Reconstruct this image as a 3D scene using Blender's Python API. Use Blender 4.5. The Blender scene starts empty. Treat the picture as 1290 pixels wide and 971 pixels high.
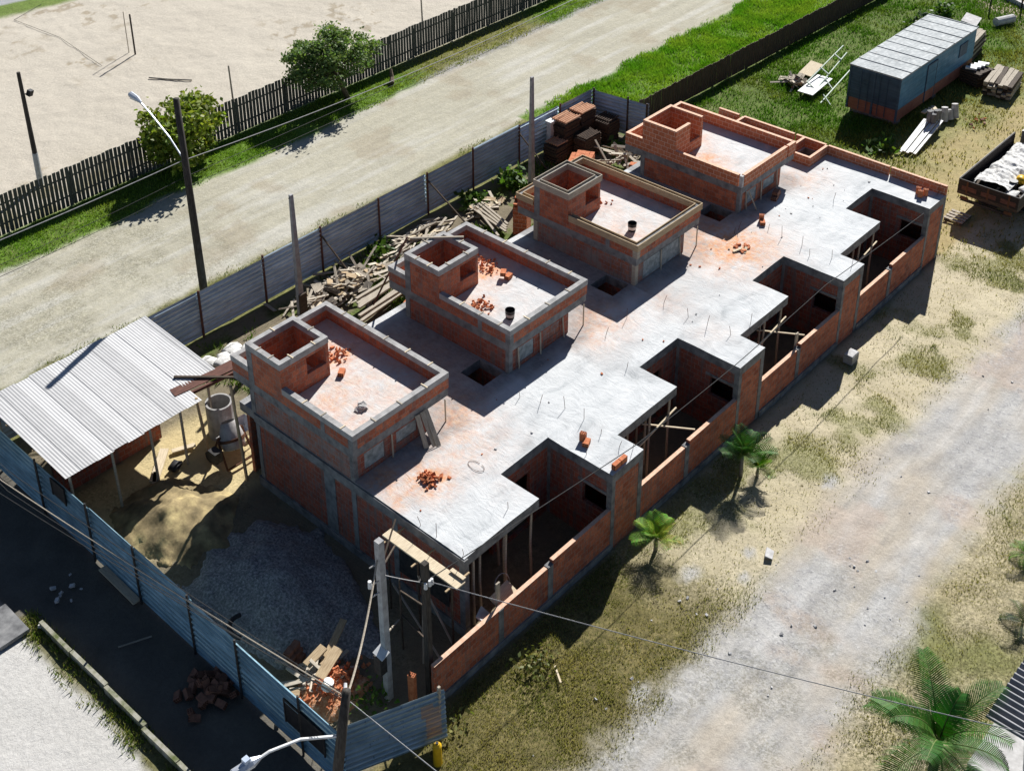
import bpy, math, random
import numpy as np
from mathutils import Vector, Matrix, Euler
R = random.Random(7)
NP = np.random.RandomState(11)
scene = bpy.context.scene
COL = scene.collection
rad = math.radians

# ------------------------------------------------------------------ helpers
class MB:
    """collects boxes, bars and tubes, then links them as ONE mesh object"""
    def __init__(s): s.v = []; s.f = []; s.uv = []; s.m = []
    def face(s, pts, uvs, m=0):
        i = len(s.v); s.v += [tuple(p) for p in pts]
        s.f.append(tuple(range(i, i + len(pts)))); s.uv.append(uvs); s.m.append(m); return s
    def obox(s, c, size, rot=None, m=0, mtop=None):
        hx, hy, hz = [q / 2 for q in size]; c = Vector(c)
        M = rot if rot is not None else Matrix.Identity(3)
        o = (c.x, c.y, c.z) if rot is None else (c.x * .37 + c.z, c.y * .73, c.z)
        def P(x, y, z): return c + M @ Vector((x, y, z))
        F = [((-hx,-hy,hz),(hx,-hy,hz),(hx,hy,hz),(-hx,hy,hz)), ((-hx,hy,-hz),(hx,hy,-hz),(hx,-hy,-hz),(-hx,-hy,-hz)),
             ((-hx,-hy,-hz),(hx,-hy,-hz),(hx,-hy,hz),(-hx,-hy,hz)), ((hx,hy,-hz),(-hx,hy,-hz),(-hx,hy,hz),(hx,hy,hz)),
             ((hx,-hy,-hz),(hx,hy,-hz),(hx,hy,hz),(hx,-hy,hz)), ((-hx,hy,-hz),(-hx,-hy,-hz),(-hx,-hy,hz),(-hx,hy,hz))]
        for k, q in enumerate(F):
            a, b = ((0, 1), (0, 1), (0, 2), (0, 2), (1, 2), (1, 2))[k]
            s.face([P(*p) for p in q], [(p[a] + o[a], p[b] + o[b]) for p in q], (mtop if (k == 0 and mtop is not None) else m))
        return s
    def box(s, x0, x1, y0, y1, z0, z1, m=0, mtop=None):
        return s.obox(((x0+x1)/2, (y0+y1)/2, (z0+z1)/2), (abs(x1-x0), abs(y1-y0), abs(z1-z0)), None, m, mtop)
    def bar(s, a, b, w, h, m=0, roll=0):
        a = Vector(a); b = Vector(b); d = b - a; L = d.length
        q = d.to_track_quat('X', 'Z').to_matrix() @ Matrix.Rotation(roll, 3, 'X')
        return s.obox((a + b) / 2, (L, w, h), q, m)
    def tube(s, pts, rs, n=8, m=0, cap=True):
        pts = [Vector(p) for p in pts]
        if not hasattr(rs, '__len__'): rs = [rs] * len(pts)
        rings = []; L = 0; up = Vector((.123, .331, .936))
        for k, p in enumerate(pts):
            d = (pts[min(k+1, len(pts)-1)] - pts[max(k-1, 0)]).normalized()
            a = d.cross(up)
            if a.length < .1: a = d.cross(Vector((1, 0, .1)))
            a.normalize(); b = d.cross(a)
            if k: L += (p - pts[k-1]).length
            rings.append((L, [p + (a * math.cos(2*math.pi*j/n) + b * math.sin(2*math.pi*j/n)) * rs[k] for j in range(n)]))
        for k in range(len(pts) - 1):
            for j in range(n):
                j2 = (j + 1) % n
                s.face([rings[k][1][j], rings[k][1][j2], rings[k+1][1][j2], rings[k+1][1][j]],
                       [(j*.1, rings[k][0]), (j*.1+.1, rings[k][0]), (j*.1+.1, rings[k+1][0]), (j*.1, rings[k+1][0])], m)
        if cap:
            s.face(list(reversed(rings[0][1])), [(0, 0)] * n, m); s.face(rings[-1][1], [(0, 0)] * n, m)
        return s
    def cyl(s, a, b, r0, r1=None, n=12, m=0): return s.tube([a, b], [r0, r1 if r1 is not None else r0], n, m)
    def sheet(s, prof, fn, m=0):
        """prof: list of profile params; fn(u_index, end)->point; used for corrugated sheets"""
        for k in range(len(prof) - 1):
            a, b = fn(prof[k], 0), fn(prof[k], 1); c, d = fn(prof[k+1], 1), fn(prof[k+1], 0)
            L = (Vector(b) - Vector(a)).length
            s.face([a, b, c, d], [(0, prof[k][0]), (L, prof[k][0]), (L, prof[k+1][0]), (0, prof[k+1][0])], m)
        return s

WORLD = {}
def place(o, parent, loc):
    COL.objects.link(o)
    if parent is not None:
        o.parent = parent; pl = WORLD[parent.name]; o.location = Vector(loc) - pl
    else: o.location = loc
    WORLD[o.name] = Vector(loc)
    return o
def build(mb, name, mats, parent=None, origin=None, smooth=False, weld=False):
    if not isinstance(mats, (list, tuple)): mats = [mats]
    v = np.array(mb.v)
    if origin is None:
        origin = WORLD[parent.name] if parent is not None else Vector(((v[:,0].min()+v[:,0].max())/2, (v[:,1].min()+v[:,1].max())/2, v[:,2].min()))
    me = bpy.data.meshes.new(name)
    me.from_pydata((v - np.array(origin)).tolist(), [], mb.f)
    ul = me.uv_layers.new(name='UVMap')
    ul.data.foreach_set('uv', np.array([c for q in mb.uv for p in q for c in p], dtype=np.float32))
    me.polygons.foreach_set('material_index', mb.m)
    for q in mats: me.materials.append(q)
    if smooth: me.polygons.foreach_set('use_smooth', [True] * len(me.polygons))
    me.update()
    if smooth or weld:
        import bmesh
        bm = bmesh.new(); bm.from_mesh(me); bmesh.ops.remove_doubles(bm, verts=bm.verts, dist=1e-4); bm.to_mesh(me); bm.free()
    return place(bpy.data.objects.new(name, me), parent, origin)
def tag(o, label, cat, group=None, kind=None):
    o['label'] = label; o['category'] = cat
    if group: o['group'] = group
    if kind: o['kind'] = kind
    return o
def thing(name, label, cat, loc, group=None):
    o = bpy.data.objects.new(name, None); o.empty_display_size = .2
    place(o, None, Vector(loc)); return tag(o, label, cat, group)
def structure(o, label, cat): o['kind'] = 'structure'; o['label'] = label; o['category'] = cat; return o
def copy_thing(src, loc, rz, label=None, group=None, rot=None, scale=None):
    c = src.copy(); COL.objects.link(c); c.location = loc
    c.rotation_euler = rot if rot is not None else (0, 0, rz)
    if scale: c.scale = (scale,) * 3
    if label: c['label'] = label
    if group: c['group'] = group
    for ch in list(src.children):
        k = ch.copy(); COL.objects.link(k); k.parent = c
        for g in list(ch.children):
            d = g.copy(); COL.objects.link(d); d.parent = k
    return c

# ------------------------------------------------------------------ materials
def nt(name):
    m = bpy.data.materials.new(name); m.use_nodes = True
    t = m.node_tree; t.nodes.clear()
    o = t.nodes.new('ShaderNodeOutputMaterial'); b = t.nodes.new('ShaderNodeBsdfPrincipled')
    t.links.new(b.outputs[0], o.inputs[0]); b.inputs['Specular IOR Level'].default_value = .25
    return m, t, b
def N(t, kind, **kw):
    n = t.nodes.new(kind)
    for k, v in kw.items():
        if k.startswith('i_'): n.inputs[k[2:].replace('_', ' ')].default_value = v
        else: setattr(n, k, v)
    return n
def noise(t, vec, scale, detail=4, rough=.55, dist=0):
    n = N(t, 'ShaderNodeTexNoise'); n.inputs['Scale'].default_value = scale; n.inputs['Detail'].default_value = detail
    n.inputs['Roughness'].default_value = rough; n.inputs['Distortion'].default_value = dist
    if vec is not None: t.links.new(vec, n.inputs['Vector'])
    return n.outputs['Fac']
def ramp(t, fac, stops, interp='LINEAR'):
    r = N(t, 'ShaderNodeValToRGB'); r.color_ramp.interpolation = interp
    e = r.color_ramp.elements
    while len(e) < len(stops): e.new(.5)
    for q, (p, c) in zip(e, stops):
        q.position = p; q.color = (*c, 1) if hasattr(c, '__len__') else (c, c, c, 1)
    t.links.new(fac, r.inputs[0]); return r.outputs[0]
def mix(t, fac, a, b, mode='MIX'):
    n = N(t, 'ShaderNodeMix', data_type='RGBA', blend_type=mode)
    for s, q in ((n.inputs[0], fac), (n.inputs[6], a), (n.inputs[7], b)):
        if hasattr(q, 'links') or hasattr(q, 'is_linked'): t.links.new(q, s)
        elif hasattr(q, '__len__'): s.default_value = (*q, 1)
        else: s.default_value = q
    return n.outputs[2]
def bump(t, b, h, strength=.4, dist=.02):
    n = N(t, 'ShaderNodeBump'); n.inputs['Strength'].default_value = strength; n.inputs['Distance'].default_value = dist
    t.links.new(h, n.inputs['Height']); t.links.new(n.outputs[0], b.inputs['Normal'])
def coords(t, kind='Object'): return N(t, 'ShaderNodeTexCoord').outputs[kind]
def wpos(t): return N(t, 'ShaderNodeNewGeometry').outputs['Position']
def scaled(t, vec, s, rz=0):
    m = N(t, 'ShaderNodeMapping'); m.inputs['Scale'].default_value = s; m.inputs['Rotation'].default_value = (0, 0, rz)
    t.links.new(vec, m.inputs['Vector']); return m.outputs[0]
def simple(name, c1, c2, scale=6, rough=.8, metal=0, bs=.3, stretch=None, uv=False, bd=.01, third=None):
    m, t, b = nt(name)
    vec = coords(t, 'UV') if uv else wpos(t)
    if stretch: vec = scaled(t, vec, stretch)
    f = noise(t, vec, scale, 6, .62)
    stops = [(.34, c1), (.66, c2)]
    if third: stops = [(.3, c1), (.52, c2), (.72, third)]
    t.links.new(ramp(t, f, stops), b.inputs['Base Color'])
    b.inputs['Roughness'].default_value = rough; b.inputs['Metallic'].default_value = metal
    if bs: bump(t, b, f, bs, bd)
    return m
def brick_mat(name, c1, c2, mortar, smear=.25, smear_col=(.2, .19, .18), drips=0):
    m, t, b = nt(name); uv = coords(t, 'UV'); w = wpos(t)
    br = N(t, 'ShaderNodeTexBrick'); t.links.new(uv, br.inputs['Vector'])
    br.inputs['Scale'].default_value = 1; br.inputs['Brick Width'].default_value = .3; br.inputs['Row Height'].default_value = .2
    br.inputs['Mortar Size'].default_value = .014; br.inputs['Mortar Smooth'].default_value = .3; br.inputs['Bias'].default_value = -.1
    br.inputs['Color1'].default_value = (*c1, 1); br.inputs['Color2'].default_value = (*c2, 1); br.inputs['Mortar'].default_value = (*mortar, 1)
    g = noise(t, w, 2.1, 5, .6); g2 = noise(t, w, 22, 4, .7)
    col = mix(t, 1.0, br.outputs[0], ramp(t, g2, [(.25, .5), (.75, 1.35)]), 'MULTIPLY')
    if smear > 0:
        f = ramp(t, g, [(.62 - smear * .45, 0.), (.78 - smear * .2, .85)])
        col = mix(t, f, col, smear_col)
    if drips:
        d = noise(t, scaled(t, w, (5, 5, .35)), 1.6, 4, .6)
        col = mix(t, ramp(t, d, [(.5, 0.), (.62, drips)]), col, (.13, .12, .115))
    t.links.new(col, b.inputs['Base Color']); b.inputs['Roughness'].default_value = .85
    h = N(t, 'ShaderNodeMath', operation='MULTIPLY_ADD'); t.links.new(br.outputs['Fac'], h.inputs[0]); h.inputs[1].default_value = -1.; t.links.new(g2, h.inputs[2])
    bump(t, b, h.outputs[0], .5, .012)
    return m
M = {}
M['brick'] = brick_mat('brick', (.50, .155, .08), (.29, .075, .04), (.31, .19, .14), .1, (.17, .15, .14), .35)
M['brick_new'] = brick_mat('brick_new', (.54, .19, .095), (.42, .13, .06), (.60, .40, .30), .0)
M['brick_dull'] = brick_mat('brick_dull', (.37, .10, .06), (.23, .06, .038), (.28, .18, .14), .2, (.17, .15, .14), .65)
M['brick_smear'] = brick_mat('brick_smear', (.33, .11, .06), (.26, .09, .06), (.24, .22, .21), .55, (.22, .215, .21), .5)
M['block'] = simple('clay_block', (.40, .12, .05), (.56, .20, .09), 9, .85, bs=.3)
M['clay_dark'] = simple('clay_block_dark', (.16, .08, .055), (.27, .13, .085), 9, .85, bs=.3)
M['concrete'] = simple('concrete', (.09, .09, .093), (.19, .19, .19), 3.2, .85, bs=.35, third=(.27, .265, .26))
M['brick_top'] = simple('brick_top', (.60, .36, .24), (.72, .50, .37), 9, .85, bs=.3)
M['concrete_pale'] = simple('concrete_pale', (.36, .35, .34), (.56, .55, .54), 4, .85, bs=.3)
M['pole_concrete'] = simple('pole_concrete', (.27, .265, .265), (.42, .415, .41), 5, .85, bs=.2)
M['pole_dark'] = simple('pole_dark', (.028, .024, .021), (.075, .065, .055), 7, .85, bs=.3, stretch=(3, 3, .5))
M['wood'] = simple('wood', (.30, .21, .12), (.52, .40, .25), 3, .8, bs=.25, stretch=(1.2, 14, 1), uv=True)
M['wood_grey'] = simple('wood_grey', (.24, .205, .16), (.48, .42, .335), 3, .85, bs=.3, stretch=(1.2, 14, 1), uv=True)
M['wood_pale'] = simple('wood_pale', (.46, .37, .25), (.68, .58, .42), 3, .8, bs=.2, stretch=(1.2, 14, 1), uv=True)
M['wood_dark'] = simple('wood_dark', (.035, .027, .02), (.11, .08, .058), 3, .85, bs=.3, stretch=(1.2, 12, 1), uv=True)
M['wood_red'] = simple('wood_red', (.075, .035, .028), (.16, .075, .055), 4, .85, bs=.3, stretch=(1, 5, 1), uv=True)
M['metal_dark'] = simple('metal_dark', (.02, .02, .022), (.06, .055, .05), 8, .6, .2, bs=.1)
M['rust'] = simple('rusted_steel', (.07, .035, .022), (.16, .075, .04), 25, .8, .2, bs=.2)
M['white'] = simple('white_paint', (.62, .62, .61), (.80, .80, .79), 5, .6, bs=.1)
M['black'] = simple('black_plastic', (.012, .012, .014), (.03, .03, .032), 9, .5, bs=.05)
M['yellow'] = simple('yellow_paint', (.62, .36, .01), (.74, .46, .02), 9, .45, bs=.05)
M['cable'] = simple('cable_sheath', (.26, .255, .25), (.4, .395, .39), 9, .6, bs=0)
M['cable_dark'] = simple('cable_sheath_dark', (.02, .02, .02), (.05, .05, .05), 9, .6, bs=0)
M['cement_rough'] = simple('rough_cement_render', (.15, .175, .18), (.36, .39, .395), 4.5, .9, bs=.8, bd=.04)
M['bag'] = simple('sack_fabric', (.45, .44, .42), (.75, .74, .71), 6, .8, bs=.6, bd=.05)
M['bark'] = simple('bark', (.07, .05, .035), (.16, .12, .085), 12, .9, bs=.6, stretch=(2, 2, .5))
M['palm_bark'] = simple('palm_bark', (.16, .14, .11), (.30, .27, .21), 8, .9, bs=.5, stretch=(1, 1, 6))
M['lamp_glass'] = simple('lamp_glass', (.35, .42, .55), (.55, .62, .72), 5, .25, bs=0)
M['lamp_body'] = simple('galvanised_lamp', (.42, .45, .5), (.62, .65, .7), 8, .4, .5, bs=0)

def corrugated(name, c1, c2, metal, rough, rust=None, k=0.0):
    m, t, b = nt(name); w = wpos(t); uv = coords(t, 'UV')
    f = noise(t, w, 1.7, 6, .65)
    col = ramp(t, f, [(.3, c1), (.7, c2)])
    if k:
        s = noise(t, scaled(t, uv, (.5, 9, 1)), 1.2, 3, .6)
        col = mix(t, 1.0, col, ramp(t, s, [(.3, 1 - k), (.7, 1 + k * .5)]), 'MULTIPLY')
    if rust:
        g = noise(t, w, 5.0, 5, .7); col = mix(t, ramp(t, g, [(.62, 0.), (.75, .8)]), col, rust)
    oi = N(t, 'ShaderNodeObjectInfo'); col = mix(t, 1., col, ramp(t, oi.outputs['Random'], [(0, .8), (1, 1.15)]), 'MULTIPLY')
    t.links.new(col, b.inputs['Base Color']); b.inputs['Metallic'].default_value = metal
    t.links.new(ramp(t, noise(t, w, 6, 4), [(.3, rough - .1), (.7, rough + .15)]), b.inputs['Roughness'])
    return m
M['zinc'] = corrugated('zinc_sheet', (.40, .52, .62), (.58, .70, .79), .15, .4, (.24, .16, .12), .35)
M['zinc_blue'] = corrugated('zinc_sheet_blue', (.13, .235, .295), (.24, .37, .44), .35, .36, (.16, .15, .15), .4)
M['zinc_front'] = corrugated('zinc_sheet_front', (.2, .28, .32), (.33, .41, .46), .45, .35, None, .3)
M['fibre'] = corrugated('fibre_cement', (.51, .505, .50), (.57, .565, .56), 0, .8, None, .08)
M['zinc_dark'] = corrugated('zinc_sheet_grey', (.2, .2, .21), (.34, .34, .36), .3, .5, None, .3)

def screed():
    m, t, b = nt('concrete_screed'); w = wpos(t)
    wd = N(t, 'ShaderNodeVectorMath', operation='ADD')
    n3 = N(t, 'ShaderNodeTexNoise'); n3.inputs['Scale'].default_value = .8; n3.inputs['Detail'].default_value = 2; t.links.new(w, n3.inputs['Vector'])
    sc = N(t, 'ShaderNodeVectorMath', operation='SCALE'); t.links.new(n3.outputs['Color'], sc.inputs[0]); sc.inputs['Scale'].default_value = .9
    t.links.new(w, wd.inputs[0]); t.links.new(sc.outputs[0], wd.inputs[1])
    sw = noise(t, scaled(t, wd.outputs[0], (.7, 2.0, 1), rad(35)), 1.1, 5, .55, .3)
    sw2 = noise(t, scaled(t, wd.outputs[0], (2.0, .8, 1), rad(10)), 1.3, 5, .55, .3)
    big = noise(t, w, .55, 4, .6)
    col = ramp(t, sw, [(.25, (.35, .37, .38)), (.45, (.50, .515, .52)), (.7, (.57, .58, .58))])
    col = mix(t, ramp(t, sw2, [(.4, 0.), (.75, .5)]), col, (.60, .61, .61))
    col = mix(t, ramp(t, noise(t, w, 1.4, 6, .7), [(.58, 0.), (.8, .55)]), col, (.36, .375, .385))
    fine = noise(t, scaled(t, wd.outputs[0], (4.5, 1.8, 1), rad(-20)), 2.2, 5, .65, .6)
    col = mix(t, ramp(t, fine, [(.56, 0.), (.70, .28)]), col, (.38, .40, .415))
    ga = N(t, 'ShaderNodeAttribute', attribute_name='shade_grime'); gmm = N(t, 'ShaderNodeMath', operation='MULTIPLY'); t.links.new(ga.outputs['Fac'], gmm.inputs[0])
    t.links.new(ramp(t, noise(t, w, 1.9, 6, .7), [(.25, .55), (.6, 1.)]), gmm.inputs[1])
    col = mix(t, gmm.outputs[0], col, ramp(t, fine, [(.35, (.14, .14, .145)), (.65, (.25, .24, .235))]))  # painted shade of the gaps, plus a few dirty patches
    # clay dust trodden in near the brickwork (a Colour attribute carries where it lies)
    at = N(t, 'ShaderNodeAttribute', attribute_name='dust')
    md = N(t, 'ShaderNodeMath', operation='MULTIPLY'); t.links.new(at.outputs['Fac'], md.inputs[0])
    t.links.new(ramp(t, noise(t, w, 2.6, 7, .75), [(.3, 0.), (.66, 1.)]), md.inputs[1])
    dc = ramp(t, noise(t, w, 5.5, 5, .7), [(.35, (.60, .40, .26)), (.55, (.57, .28, .14)), (.75, (.46, .13, .055))])
    col = mix(t, md.outputs[0], col, dc)
    col = mix(t, ramp(t, noise(t, w, 17, 3, .8), [(.68, 0.), (.76, .4)]), col, (.25, .24, .235))
    t.links.new(col, b.inputs['Base Color']); b.inputs['Roughness'].default_value = .82
    h = N(t, 'ShaderNodeMath', operation='ADD'); t.links.new(sw, h.inputs[0]); t.links.new(sw2, h.inputs[1]); h2 = N(t, 'ShaderNodeMath', operation='MULTIPLY_ADD'); t.links.new(fine, h2.inputs[0]); h2.inputs[1].default_value = .55; t.links.new(h.outputs[0], h2.inputs[2])
    bump(t, b, h2.outputs[0], .55, .06)
    return m
M['screed'] = screed()

def terrain_mat():
    m, t, b = nt('terrain'); w = wpos(t)
    at = N(t, 'ShaderNodeAttribute', attribute_name='zonecol'); gr = N(t, 'ShaderNodeAttribute', attribute_name='grassy'); gv = N(t, 'ShaderNodeAttribute', attribute_name='gravelly')
    f1 = noise(t, w, 9, 6, .7); f2 = noise(t, w, 38, 4, .75); f3 = noise(t, w, 2.2, 5, .6)
    rw = N(t, 'ShaderNodeAttribute', attribute_name='roady')
    col = mix(t, .55, at.outputs['Color'], ramp(t, f1, [(.25, .74), (.75, 1.22)]), 'MULTIPLY')
    col = mix(t, .6, col, ramp(t, f2, [(.3, .84), (.7, 1.13)]), 'MULTIPLY')
    st = noise(t, scaled(t, w, (.16, 1.5, 1)), 1.3, 7, .65, .4); st2 = noise(t, scaled(t, w, (.5, 2.6, 1), .12), 2.4, 5, .7)
    col = mix(t, rw.outputs['Fac'], col, mix(t, 1., mix(t, 1., col, ramp(t, st, [(.3, .88), (.7, 1.1)]), 'MULTIPLY'), ramp(t, st2, [(.3, .93), (.7, 1.06)]), 'MULTIPLY'))
    # grass: darker soil and straw between the blades
    gm = N(t, 'ShaderNodeMath', operation='MULTIPLY'); t.links.new(gr.outputs['Fac'], gm.inputs[0]); t.links.new(ramp(t, noise(t, w, 13, 5, .75), [(.42, 0.), (.62, .8)]), gm.inputs[1])
    col = mix(t, gm.outputs[0], col, ramp(t, f3, [(.35, (.05, .055, .018)), (.65, (.12, .105, .045))]))
    gq = N(t, 'ShaderNodeMath', operation='MULTIPLY'); t.links.new(gr.outputs['Fac'], gq.inputs[0]); gq.inputs[1].default_value = .8
    col = mix(t, gq.outputs[0], col, mix(t, 1., col, ramp(t, noise(t, w, 5.5, 7, .75), [(.3, .5), (.5, 1.), (.7, 1.5)]), 'MULTIPLY'))
    vo = N(t, 'ShaderNodeTexVoronoi'); vo.inputs['Scale'].default_value = 16; t.links.new(w, vo.inputs['Vector'])
    g2 = N(t, 'ShaderNodeMath', operation='MULTIPLY'); t.links.new(gv.outputs['Fac'], g2.inputs[0]); t.links.new(ramp(t, noise(t, w, 4.5, 6, .8), [(.46, 0.), (.60, .85)]), g2.inputs[1])
    col = mix(t, g2.outputs[0], col, ramp(t, vo.outputs['Color'], [(.15, (.15, .15, .16)), (.5, (.31, .305, .305)), (.85, (.50, .495, .48))]))
    pa = N(t, 'ShaderNodeAttribute', attribute_name='paved'); vc = N(t, 'ShaderNodeTexVoronoi', feature='DISTANCE_TO_EDGE'); vc.inputs['Scale'].default_value = 2.6; t.links.new(w, vc.inputs['Vector'])
    pm = N(t, 'ShaderNodeMath', operation='MULTIPLY'); t.links.new(pa.outputs['Fac'], pm.inputs[0]); t.links.new(ramp(t, vc.outputs['Distance'], [(.0, .3), (.035, 0.)]), pm.inputs[1])
    col = mix(t, pm.outputs[0], col, (.3, .285, .26))
    t.links.new(col, b.inputs['Base Color']); b.inputs['Roughness'].default_value = .92; b.inputs['Specular IOR Level'].default_value = .1
    h = N(t, 'ShaderNodeMath', operation='MULTIPLY_ADD'); t.links.new(f1, h.inputs[0]); h.inputs[1].default_value = .7; t.links.new(f3, h.inputs[2])
    bump(t, b, h.outputs[0], .55, .07)
    return m
M['terrain'] = terrain_mat()
def leaf_mat(name, trans=.35, rough=.55):
    m, t, b = nt(name)
    at = N(t, 'ShaderNodeAttribute', attribute_name='leafcol'); t.links.new(at.outputs['Color'], b.inputs['Base Color'])
    b.inputs['Roughness'].default_value = rough
    tr = N(t, 'ShaderNodeBsdfTranslucent'); t.links.new(mix(t, 1., at.outputs['Color'], (1.3, 1.4, .6), 'MULTIPLY'), tr.inputs['Color'])
    ms = N(t, 'ShaderNodeMixShader'); ms.inputs[0].default_value = trans
    o = [n for n in t.nodes if n.type == 'OUTPUT_MATERIAL'][0]
    t.links.new(b.outputs[0], ms.inputs[1]); t.links.new(tr.outputs[0], ms.inputs[2]); t.links.new(ms.outputs[0], o.inputs[0])
    return m
M['leaf'] = leaf_mat('leaf'); M['blade'] = leaf_mat('grass_blade', .3, .7); M['frond'] = leaf_mat('palm_leaflet', .18, .6)

# ------------------------------------------------------------------ numpy noise
def vnoise(x, y, seed=0):
    rs = np.random.RandomState(seed); L = rs.rand(256, 256)
    xi = np.floor(x).astype(int); yi = np.floor(y).astype(int); fx = x - xi; fy = y - yi
    fx = fx*fx*(3-2*fx); fy = fy*fy*(3-2*fy); g = lambda a, b: L[a % 256, b % 256]
    return (g(xi, yi)*(1-fx) + g(xi+1, yi)*fx)*(1-fy) + (g(xi, yi+1)*(1-fx) + g(xi+1, yi+1)*fx)*fy
def fbm(x, y, s, seed=0, o=4):
    v = 0; a = .5; tot = 0
    for k in range(o): v = v + a*vnoise(x*s*2**k + 13*k, y*s*2**k + 7*k, seed+k); tot += a; a *= .55
    return v/tot
def sm(a, b, v): q = np.clip((v-a)/(b-a), 0, 1); return q*q*(3-2*q)

# ------------------------------------------------------------------ terrain: one sheet, faces shared out by what they are
def zones(x, y):
    n1 = fbm(x, y, .35, 1); n2 = fbm(x, y, 1.1, 21); n3 = fbm(x, y, .12, 41); n4 = fbm(x*.25, y*1.6, .7, 61)
    e = (n1-.5)*1.5 + (n2-.5)*.9
    z = np.zeros(x.shape, int)                    # 0 ground 1 back_road 2 front_road 3 sand_lot 4 pavement 5 far road
    c = np.empty(x.shape + (3,)); gr = np.zeros(x.shape); gv = np.zeros(x.shape)
    def A(*q): return np.array(q)
    def L(a, b, k): return A(*a) + (A(*b)-A(*a))*k[..., None]
    c[:] = L((.24, .20, .14), (.34, .29, .21), n1)
    # yard and the ground round the house
    yard = (x > -8) & (x < 27.5) & (y > -1.2) & (y < 17.3)
    c[yard] = L((.15, .125, .085), (.25, .21, .145), n2)[yard]
    ys = sm(8.6, 9.6, y+e*.6) * sm(13.9, 12.9, y+e*.5) * sm(-5.3, -4.4, x) * sm(1.6, .9, x)
    c = c*(1-ys[..., None]) + L((.50, .40, .21), (.60, .49, .28), n2)*ys[..., None]
    behind = sm(10.2, 11, y) * sm(16.9, 16.2, y + e*.3) * sm(1.5, 3, x) * (x < 27.3)
    gr = np.maximum(gr, behind*sm(.5, .62, n2)*.8); bg = behind*sm(.5, .62, n2)
    c = c*(1-bg[..., None]) + L((.08, .12, .025), (.13, .17, .05), n1)*bg[..., None]
    # field right of the house
    fld = sm(27.2, 27.7, x) * sm(17.4, 17.0, y)
    green = sm(1.5, 6.5, y + e*2.6 + (x-36)*.05)
    fc = L((.34, .27, .13), (.44, .36, .19), n2)*(1-green[..., None]) + L((.075, .13, .02), (.13, .20, .04), n1)*green[..., None]
    bare = sm(.52, .66, n3*.5+n2*.5)*(1-green*.7)
    fc = fc*(1-bare[..., None]*.7) + A(.46, .38, .25)*bare[..., None]*.7
    c = c*(1-fld[..., None]) + fc*fld[..., None]; gr = np.maximum(gr*(1-fld), fld*(.35+.65*green)*(1-.5*bare))
    # front strip
    fr = sm(-1.0, -1.25, y) * (y > -9.6)
    dry = L((.40, .345, .225), (.535, .47, .335), n2); olive = L((.115, .10, .038), (.24, .195, .085), n2)
    k = sm(8.0, 3.5, x + e*2.5)
    pat = sm(.48, .66, fbm(x, y, .55, 91)*.75+n2*.25)*.6
    fcol = dry*(1-pat[..., None]) + L((.19, .205, .07), (.27, .27, .11), n1)*pat[..., None]
    fcol = fcol*(1-k[..., None]) + olive*k[..., None]
    c = c*(1-fr[..., None]) + fcol*fr[..., None]; gr = gr*(1-fr) + fr*np.maximum(k*.95, pat*.9)
    # strip in front of and beyond the front road
    sf = sm(-8.6, -9.3, y + e*.9 - .04*(x-8))
    sc = L((.33, .28, .165), (.49, .425, .29), n2); sg = sm(.48, .6, n1*.6+n3*.4)
    sc = sc*(1-sg[..., None]*.8) + L((.15, .17, .05), (.20, .20, .07), n2)*sg[..., None]*.8
    c = c*(1-sf[..., None]) + sc*sf[..., None]; gr = gr*(1-sf) + sf*.8
    # front gravel road
    fy = y + e*.7 + .15*np.sin(x*.35)
    edge1 = sm(-4.3, -5.5, fy); edge2 = sm(-9.7, -8.5, fy + .05*(8-x))
    rd = edge1*edge2
    tr = np.exp(-((fy+6.0)/.42)**2) + np.exp(-((fy+7.9)/.45)**2) + .5*np.exp(-((fy+7.0)/.3)**2)*n4
    rc = L((.39, .335, .265), (.475, .43, .36), n2)
    grey = np.clip(sm(.3, .65, n4*.6+n1*.4)*.9 + tr*.2, 0, 1)
    rc = rc*(1-grey[..., None]) + L((.345, .337, .325), (.465, .452, .43), n4)*grey[..., None]
    rut = (np.exp(-((fy+6.15+.1*n1)/.22)**2) + np.exp(-((fy+7.75+.1*n2)/.24)**2))*sm(.3, .55, fbm(x*.3, y, .9, 141)); rc = rc*(1-.5*rut[..., None]) + A(.50, .495, .485)*.5*rut[..., None]
    rdk = (np.exp(-((fy+6.6)/.18)**2) + np.exp(-((fy+7.3)/.2)**2) + np.exp(-((fy+5.6)/.16)**2))*sm(.45, .6, fbm(x*.4, y, 1.1, 145)); rc = rc*(1-.45*rdk[..., None]) + A(.25, .245, .24)*.45*rdk[..., None]
    pink = sm(.56, .68, fbm(x, y, .5, 131))*.6
    rc = rc*(1-pink[..., None]) + A(.43, .345, .28)*pink[..., None]
    c = c*(1-rd[..., None]) + rc*rd[..., None]; gr *= (1-rd); gv = rd*sm(.38, .62, n1*.4+n4*.6)*.7
    z[(rd > .5)] = 2
    for (cx, cy, r) in ((6.2, -3.3, .5), (7.1, -4.55, .5), (1.75, -4.8, .38), (8.0, -4.2, .35), (12.5, -4.4, .4)):
        m = sm(1.1, .55, np.hypot((x-cx)/r, (y-cy)/(r*.75)) + (n2-.5)*1.6); c = c*(1-m[..., None]*.85) + L((.36, .35, .34), (.50, .49, .475), n2)*m[..., None]*.85; gr = gr*(1-m)
    # back road
    near = 19.75 + np.where(x < 25.5, 0, .3) + e*.35
    rb = sm(near-.05, near+.45, y) * sm(27.3, 26.75, y + e*.55) * sm(-40, -30, x+0*y)
    st = fbm(x*.18, y*1.9, .9, 151)
    rcb = L((.37, .345, .265), (.445, .42, .335), st*.6+n1*.4)
    pale = sm(.52, .7, st)*.5; rcb = rcb*(1-pale[..., None]) + A(.50, .485, .44)*pale[..., None]
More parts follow.
